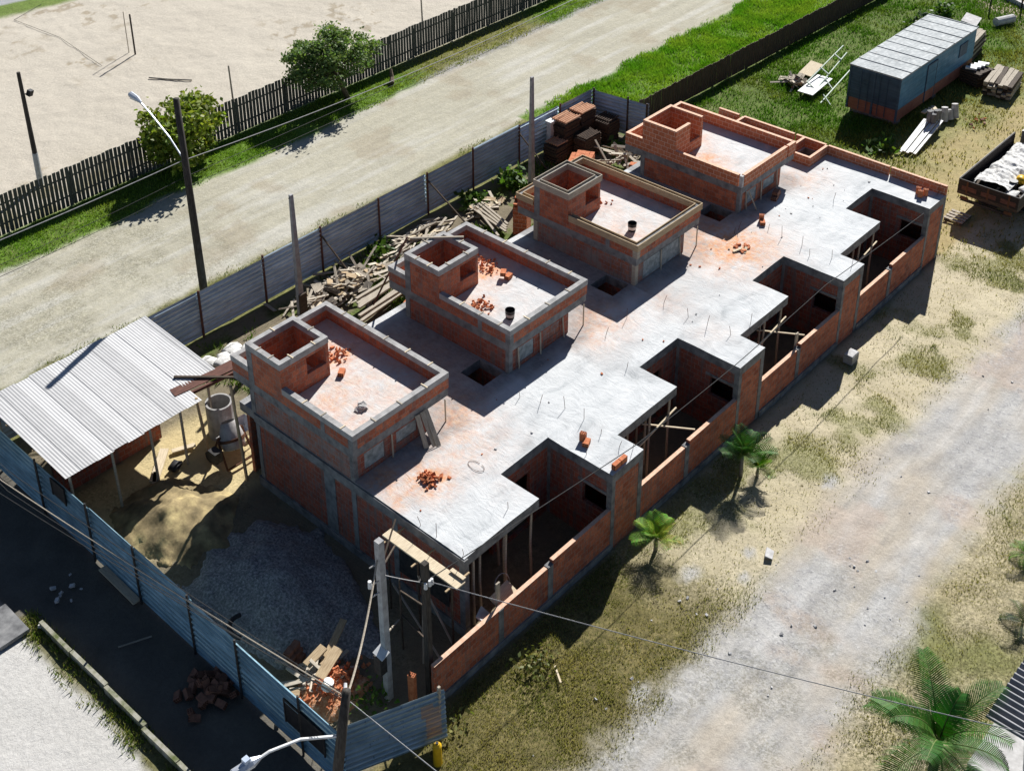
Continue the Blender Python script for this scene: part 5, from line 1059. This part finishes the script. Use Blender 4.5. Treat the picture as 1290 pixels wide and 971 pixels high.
# ------------------------------------------------------------------ field: junk, timber, panels
heap(34, 37.9, 12.0, 1.0, .75, 0, .5, [BM[0], BM[1], BM[3], BM[7], BM[2]], 'board', 'weathered board in the junk pile left of the blue container', 'board', 'boards in the field junk pile', .4)
heap(10, 38.0, 12.1, .9, .7, .1, .4, SHD, 'scrap_lump', 'dark scrap lump in the junk pile left of the blue container', 'scrap', 'dark scraps in the junk pile', .6)
tag(build(MB().obox((37.85, 10.75, .35), (2.2, .85, .05), Euler((0, -.06, .05)).to_matrix()), 'white_board', M['white']), 'bright white panel lying tilted in the grass by the junk pile', 'panel')
tag(build(MB().obox((39.6, 12.0, .3), (1.5, .7, .05), Euler((.1, -.1, .1)).to_matrix()), 'cream_panel', M['wood_pale']), 'cream panel half in the grass behind the junk pile', 'panel')
M['green_paint'] = simple('pale_green_paint', (.36, .44, .36), (.48, .56, .47), 7, .6)
mf = thing('old_gate', 'pale green old metal gate leaning by the container end', 'frame', (39, 10.3, 0))
for (a, b) in (((36.7, 9.75, .05), (40.6, 10.2, .5)), ((37.5, 10.5, .3), (41.3, 10.9, 1.0)), ((37.6, 11.1, .5), (41.6, 11.3, 1.2)), ((37.5, 10.5, .3), (37.6, 11.1, .5)), ((39, 10.65, .6), (39.1, 11.2, .8)), ((40.5, 10.8, .9), (40.6, 11.25, 1.05)), ((38.2, 9.9, .2), (38.6, 10.6, .5)), ((36.9, 9.3, .02), (37.2, 9.9, .3))): build(MB().bar(a, b, .055, .05), 'bar', M['green_paint'], mf)
def timber_stack(name, lb, x, y, L, w, n, rz, m, z0=0, nz=4, group=None):
    t = thing(name, lb, 'timber stack', (x, y, z0), group); Rz = Matrix.Rotation(rz, 3, 'Z')
    for k in range(nz):
        for j in range(n):
            c = Vector((R.uniform(-.12, .12), (j-(n-1)/2)*w*1.08, .1+k*.15)); build(MB().obox(Vector((x, y, z0))+Rz @ c, (L*R.uniform(.85, 1.05), w, .12), Rz @ Matrix.Rotation(R.gauss(0, .02), 3, 'Z')), 'plank', M[m] if R.random() < .7 else M['wood_dark'], t)
timber_stack('timber_stack', 'grey stack of weathered timber planks in the field right of the container', 44.4, 3.6, 2.5, .22, 6, .15, 'wood_grey', 0, 5)
timber_stack('post_stack', 'dark stack of posts with pale ends beside the container long side', 44.4, 5.05, 1.2, .24, 5, 1.35, 'wood_dark', 0, 5)
for k in range(4): tag(build(MB().obox((44.0+.32*k, 5.2-.08*k, .88), (.24, .55, .1), Matrix.Rotation(.3, 3, 'Z')), 'white_block', M['white']), 'white block on top of the dark post stack', 'block', 'white blocks on the post stack')
timber_stack('beam_stack', 'stack of grey beams at the far end of the container', 47.2, 6.6, 3.0, .2, 3, .12, 'wood_grey', 0, 8)
for k in range(5): tag(build(MB().bar((34.4+.06*k, 4.25-.15*k, .1+.06*(k % 2)), (37.6+.1*k, 4.6-.17*k, .5+.05*(k % 2)), .13, .05), 'white_board', M['white']), 'long white board lying in the grass beside the container', 'board', 'white boards beside the container')
for k in range(5): tag(build(MB().cyl((37.5+.28*(k % 3), 4.1+.22*(k//3), 0), (37.45+.28*(k % 3), 4.15+.22*(k//3), 1.0+.1*(k % 2)), .13, n=10), 'stub_post', M['concrete']), 'upright stub post in the cluster at the end of the white boards', 'post', 'stub posts in the field')
for k in range(4): tag(build(MB().cyl((38.6+.35*k, 4.3-.12*k, .02), (38.7+.35*k, 4.4-.1*k, .5+.22*(k % 2)), .18, .16, 12), 'cement_tub', M['concrete_pale']), 'pale grey tub standing in the row behind the stub posts', 'tub', 'grey tubs in the field')
for k in range(3): tag(build(MB().obox((38.2+.3*k, 4.9-.1*k, .62), (.5, .2, .04), Matrix.Rotation(.4*k, 3, 'Z')), 'board_offcut', M['wood_pale']), 'board offcut on top of the posts in the field', 'offcut', 'board offcuts in the field')
tag(build(MB().cyl((52.4, 7.4, .25), (53.6, 6.9, .25), .25, n=14), 'drain_pipe', M['concrete_pale']), 'pale drain pipe lying in the far grass, right of two', 'pipe'); tag(build(MB().obox((51.8, 8.6, .25), (1.4, .9, .1), Euler((.2, 0, .2)).to_matrix()), 'grey_slab', M['concrete_pale']), 'ribbed grey slab lying in the far grass beside the drain pipe', 'slab')
for k in range(3): lump('stone', 'white stone in the grass behind the container', 'stone', (49.3+.7*k, 9.3-.3*k, 0), (.4, .3, .25), M['concrete_pale'], k, 'white stones behind the container', 40+k)
wf = thing('low_wall', 'low pale kerb wall with thin posts in the far right corner', 'wall', (56, 8, 0)); build(MB().obox((56.2, 7.2, .12), (.25, 5.5, .3), Matrix.Rotation(-.5, 3, 'Z')), 'kerb', M['concrete_pale'], wf)
for k in range(3): build(MB().cyl((55.2+k*.9, 8.9-k*1.5, 0), (55.2+k*.9, 8.9-k*1.5, 1.5), .05, n=6), 'post', M['pole_dark'], wf)
# neighbour's roof at the lower right
nb = thing('neighbour_shed', 'neighbouring shed roof of grey corrugated sheet at the lower right', 'shed', (7.5, -15, 0))
pr = [(4.62+8*k/480, .04*math.sin(2*math.pi*(8*k/480)/.2)) for k in range(481)]
def nfn(q, e): return (q[0], -18 if e else -12.45, 3.0+q[1])
build(MB().sheet(pr, nfn), 'roof_sheet', M['zinc_dark'], nb)
for (x, y) in ((7.3, -12.9), (11.8, -12.9), (7.3, -17.5), (11.8, -17.5)): build(MB().box(x-.08, x+.08, y-.08, y+.08, 0, 2.95), 'post', M['wood_dark'], nb)
build(MB().box(7.4, 12, -17.6, -13.4, 0, 2.9), 'wall', simple('dark_blue_wall', (.03, .045, .09), (.05, .07, .13), 4, .7), nb)
tag(build(MB().box(5.6, 7.35, -14.2, -12.05, -.02, .08), 'paving_slab', M['concrete_pale']), 'pale concrete slab on the ground under the neighbouring roof edge', 'paving')

# ------------------------------------------------------------------ trees, palms, plants
def leafmesh(name, P, size, base, parent, jitter=.25, mat='leaf', tall=1.6):
    n = len(P); q = NP.normal(size=(n, 3)); q[:, 2] = np.abs(q[:, 2])+.35; q /= np.linalg.norm(q, axis=1)[:, None]
    a = np.cross(q, NP.normal(size=(n, 3))); a /= np.linalg.norm(a, axis=1)[:, None]; b = np.cross(q, a)
    s = size*(.6+.8*NP.rand(n, 1)); A = a*s*.5; B = b*s*.5*tall
    V = np.stack([P-A*.9-B*.2, P-B, P+A*.9-B*.2, P+B], 1).reshape(-1, 3)
    org = np.array(WORLD[parent.name])
    me = bpy.data.meshes.new(name); me.vertices.add(n*4); me.vertices.foreach_set('co', (V-org).astype(np.float32).reshape(-1)); me.loops.add(n*4); me.loops.foreach_set('vertex_index', np.arange(n*4, dtype=np.int32)); me.polygons.add(n)
    me.polygons.foreach_set('loop_start', np.arange(0, n*4, 4, dtype=np.int32)); me.polygons.foreach_set('loop_total', np.full(n, 4, np.int32)); me.update()
    c = np.array(base)[None]*(1-jitter+2*jitter*NP.rand(n, 1))*(1+.25*(NP.rand(n, 3)-.5)); c = np.concatenate([np.repeat(c, 4, 0), np.ones((n*4, 1))], 1)
    at = me.attributes.new('leafcol', 'FLOAT_COLOR', 'POINT'); at.data.foreach_set('color', c.astype(np.float32).reshape(-1)); me.materials.append(M[mat])
    o = bpy.data.objects.new(name, me); place(o, parent, Vector(org)); return o
def tree(label, x, y, h, rx, ry, nclump, nleaf, size, c, lean=(0, 0), z0=.9, seed=1):
    t = thing('round_tree', label, 'tree', (x, y, 0)); rs = np.random.RandomState(seed)
    tx, ty = x+lean[0], y+lean[1]; mb = MB(); mb.tube([(x, y, -.1), (x+lean[0]*.4, y+lean[1]*.4, h*.22), (tx, ty, h*.48)], [.15, .12, .09], 8); pts = []
    for k in range(nclump):
        while True:
            v = rs.uniform(-1, 1, 3)
            if .35 < np.linalg.norm(v) < 1.0+.18*rs.rand(): break
        cz = z0+(h-z0)*(.5+.5*v[2]); w = 1-.45*max(0, v[2])**2
        p = np.array([tx+v[0]*rx*w, ty+v[1]*ry*w, cz]); m = int(nleaf/nclump*rs.uniform(.4, 1.5)); r = rs.uniform(.22, .5)
        g = rs.normal(size=(m, 3))*np.array([r, r, r*.6])*.62; pts.append(p+g)
        if k % 2 == 0: mb.tube([(tx, ty, h*.42), tuple((np.array([tx, ty, h*.45])+p)/2+rs.uniform(-.1, .1, 3)), tuple(p)], [.055, .035, .012], 5, cap=False)
    build(mb, 'trunk', M['bark'], t, smooth=True); leafmesh('crown', np.concatenate(pts), size, c, t); return t
tree('round green tree by the picket fence whose crown hides the pales', 21.2, 28.6, 3.75, 2.6, 1.7, 78, 15000, .11, (.15, .22, .075), (-.6, .6), 1.1, 4)
tree('yellow green bushy tree behind the tall lamp pole', 11.6, 28.6, 3.4, 2.1, 1.7, 52, 8500, .17, (.19, .24, .035), (-.3, .2), .5, 9)
tag(build(MB().tube([(23.8, 28.0, .08), (24.1, 28.3, .2), (24.3, 28.6, .55)], [.14, .12, .09], 7), 'log', M['bark']), 'cut dark log lying on the verge right of the round tree', 'log')
def frond(mb, cols, base, az, L, elev, droop, nl, ll, w, c, twist=0):
    pts = []; n = 12; d = Vector((math.cos(az), math.sin(az), 0))
    for k in range(n+1):
        s = k/n; e = elev-droop*s*s; pts.append((Vector(pts[-1])+ (d*math.cos(e)+Vector((0, 0, 1))*math.sin(e))*(L/n)) if pts else Vector(base))
    i0 = len(mb.f); mb.tube(pts, [.02*(1-k/n)*L*.5+.006 for k in range(n+1)], 5, 0); cols += [(.16, .2, .06)]*(len(mb.f)-i0)
    for k in range(nl):
        s = .1+.9*k/nl; f_ = s*n; i = min(int(f_), n-1); p = pts[i].lerp(pts[i+1], f_-i); t = (pts[i+1]-pts[i]).normalized()
        side = t.cross(Vector((0, 0, 1))); side = side.normalized() if side.length > .05 else Vector((-d.y, d.x, 0)); up = side.cross(t)
        le = ll*(.55+.45*math.sin(math.pi*min(1, s*.85+.12)))*(1-.45*max(0, s-.75)/.25)
        for sg in (-1, 1):
            q = side*sg*math.cos(twist)+up*(math.sin(twist)*sg); v = (q*.88+t*.55+up*.22).normalized(); v2 = (q*.8+t*.6-Vector((0, 0, 1))*.45).normalized(); ww = t*w*.5
            m1 = p+v*le*.55; m2 = m1+v2*le*.5; cc = [c[0]*R.uniform(.7, 1.3), c[1]*R.uniform(.75, 1.25), c[2]*R.uniform(.7, 1.3)]
            mb.face([p-ww, p+ww, m1+ww*.9, m1-ww*.9], [(0, 0)]*4, 0); mb.face([m1-ww*.9, m1+ww*.9, m2], [(0, 0)]*3, 0); cols += [cc, cc]
def palm(name, label, x, y, h, nf, L, nl, ll, w, c, seed, r=.12, group=None, lean=(0, 0), elevs=(1.2, -.1), az0=0, dr=(.9, 1.5)):
    R.seed(seed); t = thing(name, label, 'palm', (x, y, 0), group); tx, ty = x+lean[0], y+lean[1]
    build(MB().tube([(x, y, -.1), (x+lean[0]*.3, y+lean[1]*.3, h*.5), (tx, ty, h)], [r*1.15, r, r*.8], 10), 'trunk', M['palm_bark'], t, smooth=True)
    for k in range(nf):
        mb = MB(); cols = []; az = az0+2.399*k+R.uniform(-.2, .2); q = k/(nf-1); el = elevs[0]+(elevs[1]-elevs[0])*q+R.uniform(-.1, .1)
        frond(mb, cols, (tx, ty, h), az, L*R.uniform(.85, 1.1)*(.7 if k == 0 else 1), el, R.uniform(*dr), nl, ll, w, [ci*R.uniform(.75, 1.2) for ci in c], R.uniform(-.3, .3))
        o = build(mb, 'frond', M['frond'], t); at = o.data.attributes.new('leafcol', 'FLOAT_COLOR', 'FACE'); at.data.foreach_set('color', np.concatenate([np.array(cols), np.ones((len(cols), 1))], 1).astype(np.float32).reshape(-1))
    return t
palm('palm_tree', 'large green palm with long arching fronds at the lower right', 3.45, -11.9, 2.75, 13, 2.0, 40, .6, .033, (.035, .12, .012), 21, .13, elevs=(1.4, -.1), dr=(.6, 1.5))
palm('young_palm', 'bright yellow green young palm in front of the nearest brick pillar', 6.25, -2.0, .4, 11, .85, 15, .38, .034, (.19, .31, .03), 22, .06, elevs=(1.4, .35), dr=(.35, 1.0))
palm('young_palm', 'dark green young palm against the wall, left of a pair', 10.7, -2.15, .8, 11, 1.1, 18, .42, .034, (.045, .12, .02), 23, .06, elevs=(1.5, .55), dr=(.35, 1.0))
palm('young_palm', 'lighter shorter young palm, right of a pair by the wall', 11.05, -2.55, .3, 9, .75, 15, .34, .034, (.11, .20, .02), 24, .05, elevs=(1.4, .4), dr=(.35, 1.0))
palm('fern_plant', 'small green plant at the right edge of the frame', 13.3, -10.35, .2, 7, .7, 12, .25, .028, (.10, .22, .03), 25, .03)
palm('fern_plant', 'low yellow green plant under the large palm', 3.9, -12.5, .3, 8, .9, 14, .3, .03, (.14, .24, .02), 26, .03)
palm('fern_plant', 'dark fronds standing in for the shadow of an unseen palm near the right edge', 10.8, -11.3, .15, 7, .8, 14, .25, .028, (.02, .04, .015), 27, .03)  # dark fronds stand for a palm shadow on the grass
R.seed(99)
for (x, y, n, h, lb) in ((20.0, 15.9, 260, .8, 'leafy weed clump behind the third house beside the pole'), (17.6, 16.2, 160, .5, 'leafy weed clump at the foot of the zinc fence behind the second house'), (12.0, 16.4, 130, .45, 'leafy weed clump among the scrap boards'), (25.9, 14.5, 120, .5, 'leafy weed clump in the shade behind the fourth house'), (-3.4, .4, 120, .5, 'leafy weed clump behind the corrugated gate sheet'), (-2.3, -1.7, 60, .3, 'leafy weed clump at the end of the front wall plinth'), (.6, -2.1, 160, .3, 'olive weed clump on the dry grass before the nearest house'), (34.2, 5.2, 160, .5, 'leafy weed clump at the end of the white boards'), (52.0, 10.4, 240, .9, 'leafy bush at the far right of the field'), (49.6, 10.6, 160, .8, 'dark leafy bush behind the container')):
    t = thing('weed_clump', lb, 'weed', (x, y, 0)); P = np.stack([NP.normal(0, .32, n)+x, NP.normal(0, .3, n)+y, np.abs(NP.normal(0, .45, n))*h], -1)
    build(MB().cyl((x, y, -.05), (x+.05, y, h*.6), .02, .008, 5), 'stem', M['bark'], t); leafmesh('foliage', P, .2 if x > 3 and y > 3 else .09, ((.08, .15, .025) if y > -1.5 or x > 27 else (.13, .14, .04)) if 'dark' not in lb else (.04, .08, .02), t, .4)

# ------------------------------------------------------------------ light, sky, camera
sd = Vector((1.23, .46, 1.0)); el = math.atan2(1.0, math.hypot(sd.x, sd.y)); az = math.atan2(sd.x, sd.y)
sun = bpy.data.lights.new('Sun', 'SUN'); sun.energy = 5; sun.angle = rad(.5); sun.color = (1, .98, .945)
so = bpy.data.objects.new('Sun', sun); COL.objects.link(so); so.rotation_euler = sd.to_track_quat('Z', 'Y').to_euler(); so.location = (30, 10, 40)
w = bpy.data.worlds.new('World'); scene.world = w; w.use_nodes = True; t = w.node_tree
bg = [n for n in t.nodes if n.type == 'BACKGROUND'][0]; sky = t.nodes.new('ShaderNodeTexSky'); sky.sky_type = 'NISHITA'; sky.sun_disc = False
sky.sun_elevation = el; sky.sun_rotation = az; t.links.new(sky.outputs[0], bg.inputs[0]); bg.inputs[1].default_value = .05; sky.air_density = .7; sky.dust_density = .25; sky.altitude = 1200
cam = bpy.data.cameras.new('Camera'); co = bpy.data.objects.new('Camera', cam); COL.objects.link(co)
C = Vector((-18.4493, -18.1951, 29.3251))
fw = Vector((.64378272, .62119542, -.44683336)); rt = Vector((.6876327, -.72582708, -.01833884)); up = Vector((.33571576, .29545101, .89442922))
co.matrix_world = Matrix(((rt.x, up.x, -fw.x, C.x), (rt.y, up.y, -fw.y, C.y), (rt.z, up.z, -fw.z, C.z), (0, 0, 0, 1)))
cam.sensor_fit = 'HORIZONTAL'; cam.sensor_width = 36; cam.lens = 1622.8864/1290*36; cam.shift_x = (645-586.3718)/1290; cam.shift_y = (144.505-485.5)/1290
cam.clip_start = .5; cam.clip_end = 2000; scene.camera = co
v = scene.view_settings; v.view_transform = 'Standard'; v.look = 'None'; v.gamma = 1; v.use_curve_mapping = False; v.exposure = .68
scene.cycles.max_bounces = 5; scene.cycles.diffuse_bounces = 3; scene.cycles.glossy_bounces = 2; scene.cycles.transparent_max_bounces = 4
